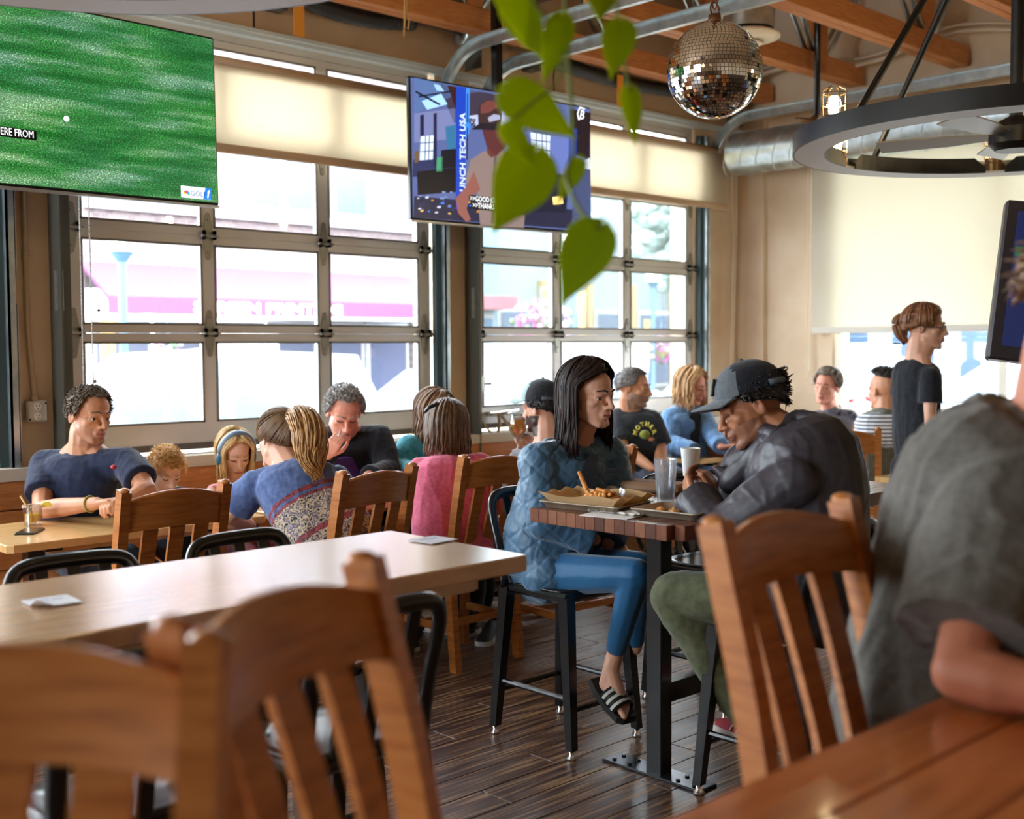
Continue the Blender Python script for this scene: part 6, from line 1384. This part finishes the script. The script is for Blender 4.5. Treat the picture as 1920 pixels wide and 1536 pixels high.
for k, e in ((0,0),(.5,.5),(1,1)):
    c = c0+d*(.085*(k-.5)); rings.append([c+s2*(.047*math.cos(q))+nn*(.043*math.sin(q)-.012) for q in np.linspace(-.15,math.pi+.15,12)]+[c+s2*(.041*math.cos(q))+nn*(.036*math.sin(q)-.012) for q in np.linspace(math.pi+.15,-.15,12)])
g.loft(rings).build('strap', MATS['slide_black'], sd, True)
for k in (-.026,0,.026):
    c = c0+d*k; G().sweep([local(c+s2*(.0485*math.cos(q))+nn*(.0445*math.sin(q)-.012),m) for q in np.linspace(-.05,math.pi+.05,12)], .011, .002, d).build('stripe', mat('slide_stripe',(206,214,206),.6), sd)
bpy.data.objects[sd.children[0].name].location = -m.base
# 10 man with printed tee, in a wheelchair --------------------------------
m = Man('bearded man in a dark printed T-shirt looking right past the denim shirt', 7.7, dict(hd=(1188,730,.0), nk=(1183,772,.05), ch=(1188,820,.06), pv=(1195,880,.08), sa=(1158,786,.04), sb=(1222,790,.04), ea=(1168,840,-.1), wa=(1222,878,-.3), eb=(1240,845,-.02), wb=(1236,880,-.28)), 74, 2, 0, 1.1, 1.06, TAN, vox=.007)
m.body(beard=skin('grey_beard',(150,116,98)), hands=(('a',(.3,-.7,-.1),(0,0,-1),.6,1),)); m.eyes((70,60,50), brow=(90,70,60)); m.shirt(cloth('charcoal_tee',(40,44,50)), .62, .016, seed=51)
m.hair(tex('greying_hair',[(.3,(70,64,62)),(.7,(140,132,128))],nscale=60,rough=.5), front=52, side=98, back=122, lift=.003, spiky=700, spl=.01, lockr=0.0062, seed=6)
# printed lettering on the chest, laid on the shirt front
fc = V((-m.J['ch'].x,-m.J['ch'].y,0)).normalized(); sd_ = V((-fc.y,fc.x,0)); sd_ = sd_ if sd_.dot(RT) > 0 else -sd_; YEL = mat('print_yellow',(224,214,90),.7); fwd = (fc*.82+sd_*.57).normalized(); sx = V((-fwd.y,fwd.x,0)); sx = sx if sx.dot(RT) > 0 else -sx
cc = Q(1209,815,7.56)
pr = G().ell(local(cc,m),(.035,.035,.03)).build('print_emblem', cloth('print_olive',(120,126,50)), m.t, True)
for i, ch in enumerate('MOTHER'):
    a = R(165-30*i); p = cc+sx*(.062*math.cos(a))+V((0,0,.058*math.sin(a)))-fc*-.03+fc*.02
    text('print_letter', ch, .042, Matrix.Translation(local(p,m)) @ frame(sx,(0,0,1),sx.cross(V((0,0,1))),(0,0,0)) @ Matrix.Rotation(a-R(90),4,'Z'), YEL, m.t, .003, 'CENTER', 1.0, .001)
G().ell(local(cc+sx*.05-V((0,0,.03))+fc*.02,m),(.022,.022,.014)).build('print_figure', mat('print_orange',(196,130,90),.7), m.t, True)
GP = cloth('slate_trousers',(96,102,124),(120,126,150)); pv = m.J['pv']; kx = V((6.25,4.72,.56)); m.trousers(GP, [(pv+V((-.06,-.05,-.03)),V((6.05,4.68,.58)),V((6.1,4.45,.15))),(pv+V((.1,-.05,-.03)),V((6.3,4.72,.58)),V((6.35,4.5,.15)))], amp=.009)
t = thing('wheelchair', 'wheelchair with a bright rim behind the tall tumbler', 'wheelchair', (pv.x,pv.y,0)); 
for q in (-1,1):
    c = V((.26*q,-.05,.31)); wl = G().tube([c+V((0,.3*math.cos(a),.3*math.sin(a))) for a in np.linspace(0,6.283,33)[:-1]],.016,8,closed=True).build('wheel', BLACKP, t, True); G().tube([c+V((.03*q,.27*math.cos(a),.27*math.sin(a))) for a in np.linspace(0,6.283,33)[:-1]],.008,6,closed=True).build('push_rim', CHROME, wl, True)
    g = G()
    for k in range(14): a = k*math.pi/7; g.cyl(c,c+V((0,.29*math.cos(a),.29*math.sin(a))),.0025,n=5)
    g.build('spokes', CHROME, wl); G().cyl(c+V((-.03*q,0,0)),c+V((.03*q,0,0)),.025).build('hub', BLACKM, wl)
G().cbox((0,-.02,.44),(.44,.42,.04),.012).build('seat', BLACKM, t); G().cbox((0,.2,.66),(.42,.03,.4),.01).build('backrest', BLACKM, t); G().tube([(-.22,-.2,.44),(-.22,-.42,.3),(-.2,-.5,.1)],.012,6).tube([(.22,-.2,.44),(.22,-.42,.3),(.2,-.5,.1)],.012,6).build('front_frame', BLACKM, t); G().cyl((-.26,-.05,.31),(.26,-.05,.31),.015).build('axle', BLACKM, t)
# 11 blond woman in denim --------------------------------------------------
m = Man('blond woman in a denim shirt laughing over the far table', 8.25, dict(hd=(1296,726,-.03), nk=(1286,768,.03), ch=(1284,810,.05), pv=(1284,880,.06), sa=(1258,784,.0), sb=(1316,780,.04), ea=(1256,832,-.1), wa=(1306,846,-.3), eb=(1338,820,-.1), wb=(1352,838,-.3)), 62, 14, 0, 1.08, 1.0, ROSY, vox=.0075)
m.female = True; m.body(lips=(206,120,112), hands=(('b',(.5,-.8,.1),(0,0,-1),.5,1),)); m.eyes(closed=True, brow=(170,130,100)); m.shirt(cloth('light_denim',(96,138,186),(124,162,204)), .5, .02, True, seed=60, amp=.009); m.sit(DJ, (-.1,-1,0))
fcs = V((-m.J['ch'].x,-m.J['ch'].y,0)).normalized(); G().sweep([local(m.spine(t)+fcs*(.09 if t > .85 else .13)+RT*.07,m) for t in (.25,.5,.7,.85,.95)],[.05,.07,.08,.08,.05],.012,RT).build('inner_top', BLACKP if False else TEE, m.t)
m.hair(tex('honey_blond_hair',[(.3,(176,126,78)),(.55,(216,172,118)),(.8,(244,216,172))],(1,1,.25),nscale=60,rough=.45), front=46, side=92, back=122, lift=.007, locks=286, length=.17, wave=.012, lockr=0.0074, tuck=-.004, face=56, seed=61)
G().tube([m.h((q,.104-abs(q)*.5,.006))-m.base for q in (-.06,-.03,0,.03,.06)],.002,5).build('glasses', mat('thin_frames',(120,80,70),.4), m.t)
# 12 man in hooded jacket ----------------------------------------------------
m = Man('man in a dark hooded jacket and cap bending over his hands', 3.85, dict(hd=(1412,766,.04), nk=(1476,808,.0), ch=(1516,945,-.06), pv=(1490,1120,-.02), sa=(1400,880,.17), sb=(1490,905,-.2), ea=(1370,990,.26), wa=(1345,925,.2), eb=(1352,1000,-.12), wb=(1300,936,.05)), -84, 19, 6, 1.12, 1.1, BROWN, vox=.005)
STB = skin('brown_stubble',(140,92,68))
fg = lambda a, b: (Q(*a)-Q(*b))
m.body(lips=(150,92,78), beard=STB, nose=1.0, hands=(('b', fg((1282,888,3.98),(1300,936,3.9)), fg((1340,880,4.0),(1300,936,3.9)), .45, 1, 1.0), ('a', fg((1322,888,4.08),(1345,925,4.05)), fg((1300,930,4.1),(1345,925,4.05)), .75, -1, 1.0)))
m.eyes(closed=True, brow=(36,26,24))
HJ = tex('dark_shell_nylon',[(.3,(48,44,50)),(.7,(64,60,66))],nscale=16,detail=6,dist=.6,rough=.45,bump=.22,spec=.35)
hood = lambda g: [g.tube([m.spine(.93)+V((math.cos(q),math.sin(q),0))*.088+V((0,0,.02+.012*math.sin(q))) for q in np.linspace(0,6.28,21)[:-1]], .032, 8, closed=True),
    g.ell(Q(1528,838,3.74),(.11,.085,.062),Matrix.Rotation(R(20),3,'Y')), g.ell(Q(1505,818,3.78),(.09,.08,.05)), g.cap(Q(1470,822,3.85),Q(1545,815,3.72),.045,.04), g.cap(Q(1545,812,3.72),Q(1540,868,3.7),.035,.04),
    g.cap(Q(1455,812,3.8),Q(1372,905,3.92),.03,.045), g.cap(Q(1372,905,3.92),Q(1345,880,3.98),.035,.02)]
m.shirt(HJ, .5, .032, True, name='hooded_jacket', vox=.0065, amp=.009, freq=10, rg=.25, hem=-.1, depth=1.2, extra=hood, seed=70, cuff=.012, waist=1.12)
HP = [Q(1470,806,3.8),Q(1494,782,3.82),Q(1540,792,3.74),Q(1563,812,3.67),Q(1556,868,3.64),Q(1505,856,3.66),Q(1455,828,3.72)]
HP = curve(HP+[HP[0]],4)[:-1]
g = G(); g.tube(HP, .026, 8, closed=True); g.ell(Q(1512,828,3.74),(.1,.075,.035),Matrix.Rotation(R(18),3,'Y'))
remesh(g, .007, 2, 'hood', HJ, m.t, folds(.006,9,3), m.base)
HB2 = tex('black_hair',[(.3,(14,11,11)),(.7,(34,27,25))],nscale=60,rough=.45)
m.hair(HB2, front=58, side=100, back=126, lift=.003, rough=.003, spiky=400, spl=.016, lockr=.01, seed=71)
cp = m.cap(cloth('slate_cap',(86,92,98),(96,102,108),ns=80), cloth('slate_bill',(92,98,104),(104,110,116),ns=80), 0, mat('black_patch',(14,14,16),.6), mat('blue_strap',(80,96,112),.5), cloth('navy_cap_back',(16,18,28),(24,26,38),ns=90), 4)
g = G(); rnd = random.Random(1)
for i in range(60): p = m.h((rnd.uniform(-.04,.04),-.108-rnd.uniform(-.01,.01),.05+rnd.uniform(-.02,.035))); g.tube([local(p,m),local(p-m.f*rnd.uniform(.01,.025)+V((0,0,rnd.uniform(-.01,.02))),m)],[.005,.001],5)
g.build('hair_tuft', HB2, m.t)
OL = cloth('olive_twill',(88,92,66),(104,108,80)); kn = Q(1262,1118,3.98); kn2, an2 = Q(1330,1120,4.2), Q(1450,1300,4.1)
m.trousers(OL, [(Q(1460,1120,3.75),kn,Q(1395,1335,3.88)),(Q(1470,1110,3.95),kn2,an2)], r=(.1,.078,.066,.055), amp=.007)
fp = Q(1420,1392,3.84); shoe(m.t, m.base, fp, R(80), (150,24,36), (226,214,206), .28, (226,206,200), 'sneaker')
shoe(m.t, m.base, Q(1450,1330,4.0), R(70), (150,24,36), (226,214,206), .28, (226,206,200), 'sneaker')
# 13 smiling woman -------------------------------------------------------------
m = Man('smiling woman in a grey tank top by the end window', 8.35, dict(hd=(1550,727,.0), nk=(1558,768,.04), pv=(1565,880,.08), sa=(1528,786,.06), sb=(1592,784,.0), ea=(1512,836,.0), wa=(1540,850,-.25), eb=(1606,836,-.06), wb=(1580,850,-.3)), -22, 2, -6, 1.06, .98, ROSY, vox=.0075)
m.female = True; m.body(lips=(204,116,110)); m.eyes((80,60,50), brow=(96,72,58)); g = G(); m.torso(g, .01, -.1, .88, 1.06); g.tube([m.spine(.9)+V((math.cos(q),math.sin(q),0))*.068 for q in np.linspace(0,6.28,21)[:-1]],.012,8,closed=True); g.cap(m.spine(.86),m.spine(.95),.1,.07)
remesh(g, .009, 2, 'tank_top', cloth('grey_tank',(92,90,98)), m.t, folds(.004,10,2), m.base); m.sit(DJ, (-1,-.3,0))
m.hair(tex('pulled_brown_hair',[(.3,(80,66,56)),(.7,(140,122,106))],(1,1,.4),nscale=60,rough=.5), front=52, side=102, back=126, lift=.006, rough=.003, npull=160, pull=(0,-.7,.7), spiky=60, spl=.02, seed=81)
G().tube([m.h((.088*math.sin(R(q)),.01,.045+.098*math.cos(R(q))))-m.base for q in range(-60,61,10)],.007,6).build('sunglasses_band', BLACKP, m.t, True)
G().ell(m.h((.02,-.09,.1))-m.base,(.04,.04,.035)).build('hair_bun', MATS['pulled_brown_hair'], m.t, True)
# 14 person in stripes -----------------------------------------------------------
def stripes():
    mm = cloth('striped_shirt',(220,222,226)); nt = mm.node_tree; b = nt.nodes['Principled BSDF']; tc = nt.nodes.new('ShaderNodeTexCoord'); w1 = nt.nodes.new('ShaderNodeTexWave'); w1.bands_direction = 'Z'; w1.inputs['Scale'].default_value = 13; w1.inputs['Distortion'].default_value = .6; nt.links.new(tc.outputs['Object'], w1.inputs['Vector']); r = ramp(nt, w1.outputs['Fac'], [(.32,(96,104,118)),(.42,(226,228,232))]); nt.links.new(r.outputs[0], b.inputs['Base Color']); return mm
m = Man('person with a dark faded haircut in a grey striped shirt', 7.6, dict(hd=(1656,734,.02), nk=(1662,780,-.02), ch=(1655,830,-.04), pv=(1650,910,-.05), sa=(1628,798,.02), sb=(1700,796,.0), ea=(1606,850,.05), wa=(1622,858,.2), eb=(1712,860,.05), wb=(1690,865,.2)), -138, 0, 0, 1.1, 1.04, BROWN if False else TAN, vox=.0075)
m.body(); m.sit(DJ, (-.6,.8,0)); m.shirt(stripes(), .5, .02, True, seed=91, hem=-.1); m.hair(tex('dark_curl_hair',[(.3,(30,26,26)),(.7,(70,62,60))],nscale=40,rough=.5), front=42, side=48, back=62, lift=.014, rough=.01, spiky=300, spl=.025, lockr=0.0087, seed=92)
g = G(); m.torso(g, .035, .0, .55, 1.15); remesh(g, .012, 2, 'tied_overshirt', cloth('olive_grey_overshirt',(92,92,80)), m.t, folds(.012,8,4), m.base)
# 15 waitress ----------------------------------------------------------------------
m = Man('standing waitress in a black T-shirt with hair clipped up', 6.7, dict(hd=(1735,617,.0), nk=(1722,672,.02), ch=(1718,750,.03), pv=(1726,860,.04), sa=(1694,694,.06), sb=(1744,708,-.12), ea=(1690,775,.12), wa=(1700,850,.08), eb=(1744,792,-.14), wb=(1775,835,-.2)), 84, 0, 0, 1.08, .84, FAIR, vox=.0065)
pv = m.J['pv']
m.body(extra=lambda g: [m.leg(g, pv+V((-.06,.06,-.05)), V((pv.x-.06,pv.y+.08,.5)), V((pv.x-.06,pv.y+.08,.08))), m.leg(g, pv+V((.06,-.06,-.05)), V((pv.x+.08,pv.y-.08,.5)), V((pv.x+.06,pv.y-.08,.08)))], lips=(196,120,108)); m.eyes((90,80,70), brow=(120,84,60))
m.shirt(BLK, .42, .012, seed=95, amp=.006)
m.trousers(cloth('black_jeans',(28,28,34)), [(pv+V((-.06,.06,-.05)),V((pv.x-.06,pv.y+.08,.5)),V((pv.x-.06,pv.y+.08,.09))),(pv+V((.06,-.06,-.05)),V((pv.x+.08,pv.y-.08,.5)),V((pv.x+.06,pv.y-.08,.09)))])
for q in (V((pv.x-.06,pv.y+.05,0)),V((pv.x+.06,pv.y-.1,0))): shoe(m.t, m.base, q, R(-40), (30,30,34))
AUB = tex('auburn_hair',[(.3,(96,58,38)),(.55,(140,92,60)),(.8,(176,126,84))],(1,1,.4),nscale=70,rough=.4)
m.hair(AUB, front=52, side=100, back=126, lift=.008, rough=.003, npull=220, pull=(0,-.95,.1), seed=96, locks=110, length=.0, lockr=0.0074)
m.bunch(AUB, [m.h((0,-.08,.0)),m.h((.0,-.118,.045)),m.h((0,-.13,.02)),m.h((0,-.115,-.04)),m.h((0,-.08,-.075))], 120, .045, .004, 97, 'hair_twist', lockr=0.0074)
g = G(); g.tube([m.h(p)-m.base for p in ((-.02,-.15,.03),(-.02,-.145,-.04),(-.02,-.105,-.08))],.01,6); g.tube([m.h((-.02+.02*math.cos(q),-.15+.02*math.sin(q),-.075))-m.base for q in np.linspace(0,6.28,9)[:-1]],.004,5,closed=True); g.build('hair_claw', BLACKP, m.t, True)
g = G()
for q in (-1,1): g.tube([m.h((.034*q+.02*math.cos(a),.106-abs(.034*q+.02*math.cos(a))*.25,.002+.015*math.sin(a)))-m.base for a in np.linspace(0,6.28,15)[:-1]],.0022,5,closed=True); g.tube([m.h((.054*q,.092,.006))-m.base,m.h((.076*q,.0,.008))-m.base],.0022,5)
g.build('glasses', BLACKP, m.t)
# 16 man in grey shirt, close by --------------------------------------------------------
m = Man('man in a grey-brown shirt leaning his elbow on the near table', 2.05, dict(hd=(2046,572,-.1), nk=(2000,790,-.02), ch=(1858,1085,.06), pv=(1800,1480,.12), sa=(1885,935,-.1), sb=(2060,900,.2), ea=(1800,1262,-.26), wa=(2010,1310,-.36), eb=(2090,1250,.1), wb=(2130,1290,-.2)), 70, 10, 0, 1.1, 1.16, skin('sunned_skin',(204,130,100)), vox=.007)
m.body(hands=(('a',(.5,-.6,.0),(0,0,-1),.5,1),)); m.hair(tex('sandy_hair',[(.3,(96,70,48)),(.7,(150,118,86))],nscale=60,rough=.5), front=50, side=86, back=118, lift=.006, spiky=200, spl=.02, seed=99)
m.shirt(cloth('grey_brown_shirt',(84,80,74),(98,94,88),ns=70), .62, .034, amp=.02, freq=6.5, seed=14, ax=(.15,.1,1), rg=.3, hem=-.1, depth=1.3, vox=.009, waist=1.2, extra=lambda g: g.tube([m.spine(.97)+V((math.cos(q),math.sin(q),.15*math.cos(q)))*.085 for q in np.linspace(0,6.28,21)[:-1]], .02, 8, closed=True))
pv = m.J['pv']
m.trousers(cloth('dark_shorts',(40,42,50)), [(pv+V((-.1,.02,-.05)),pv+V((-.1,-.05,-.42)),V((pv.x-.12,pv.y,.1))),(pv+V((.1,.0,-.05)),pv+V((.1,-.08,-.42)),V((pv.x+.12,pv.y,.1)))])
for q in (-.12,.12): shoe(m.t, m.base, V((pv.x+q,pv.y-.05,0)), R(-90), (50,50,54))
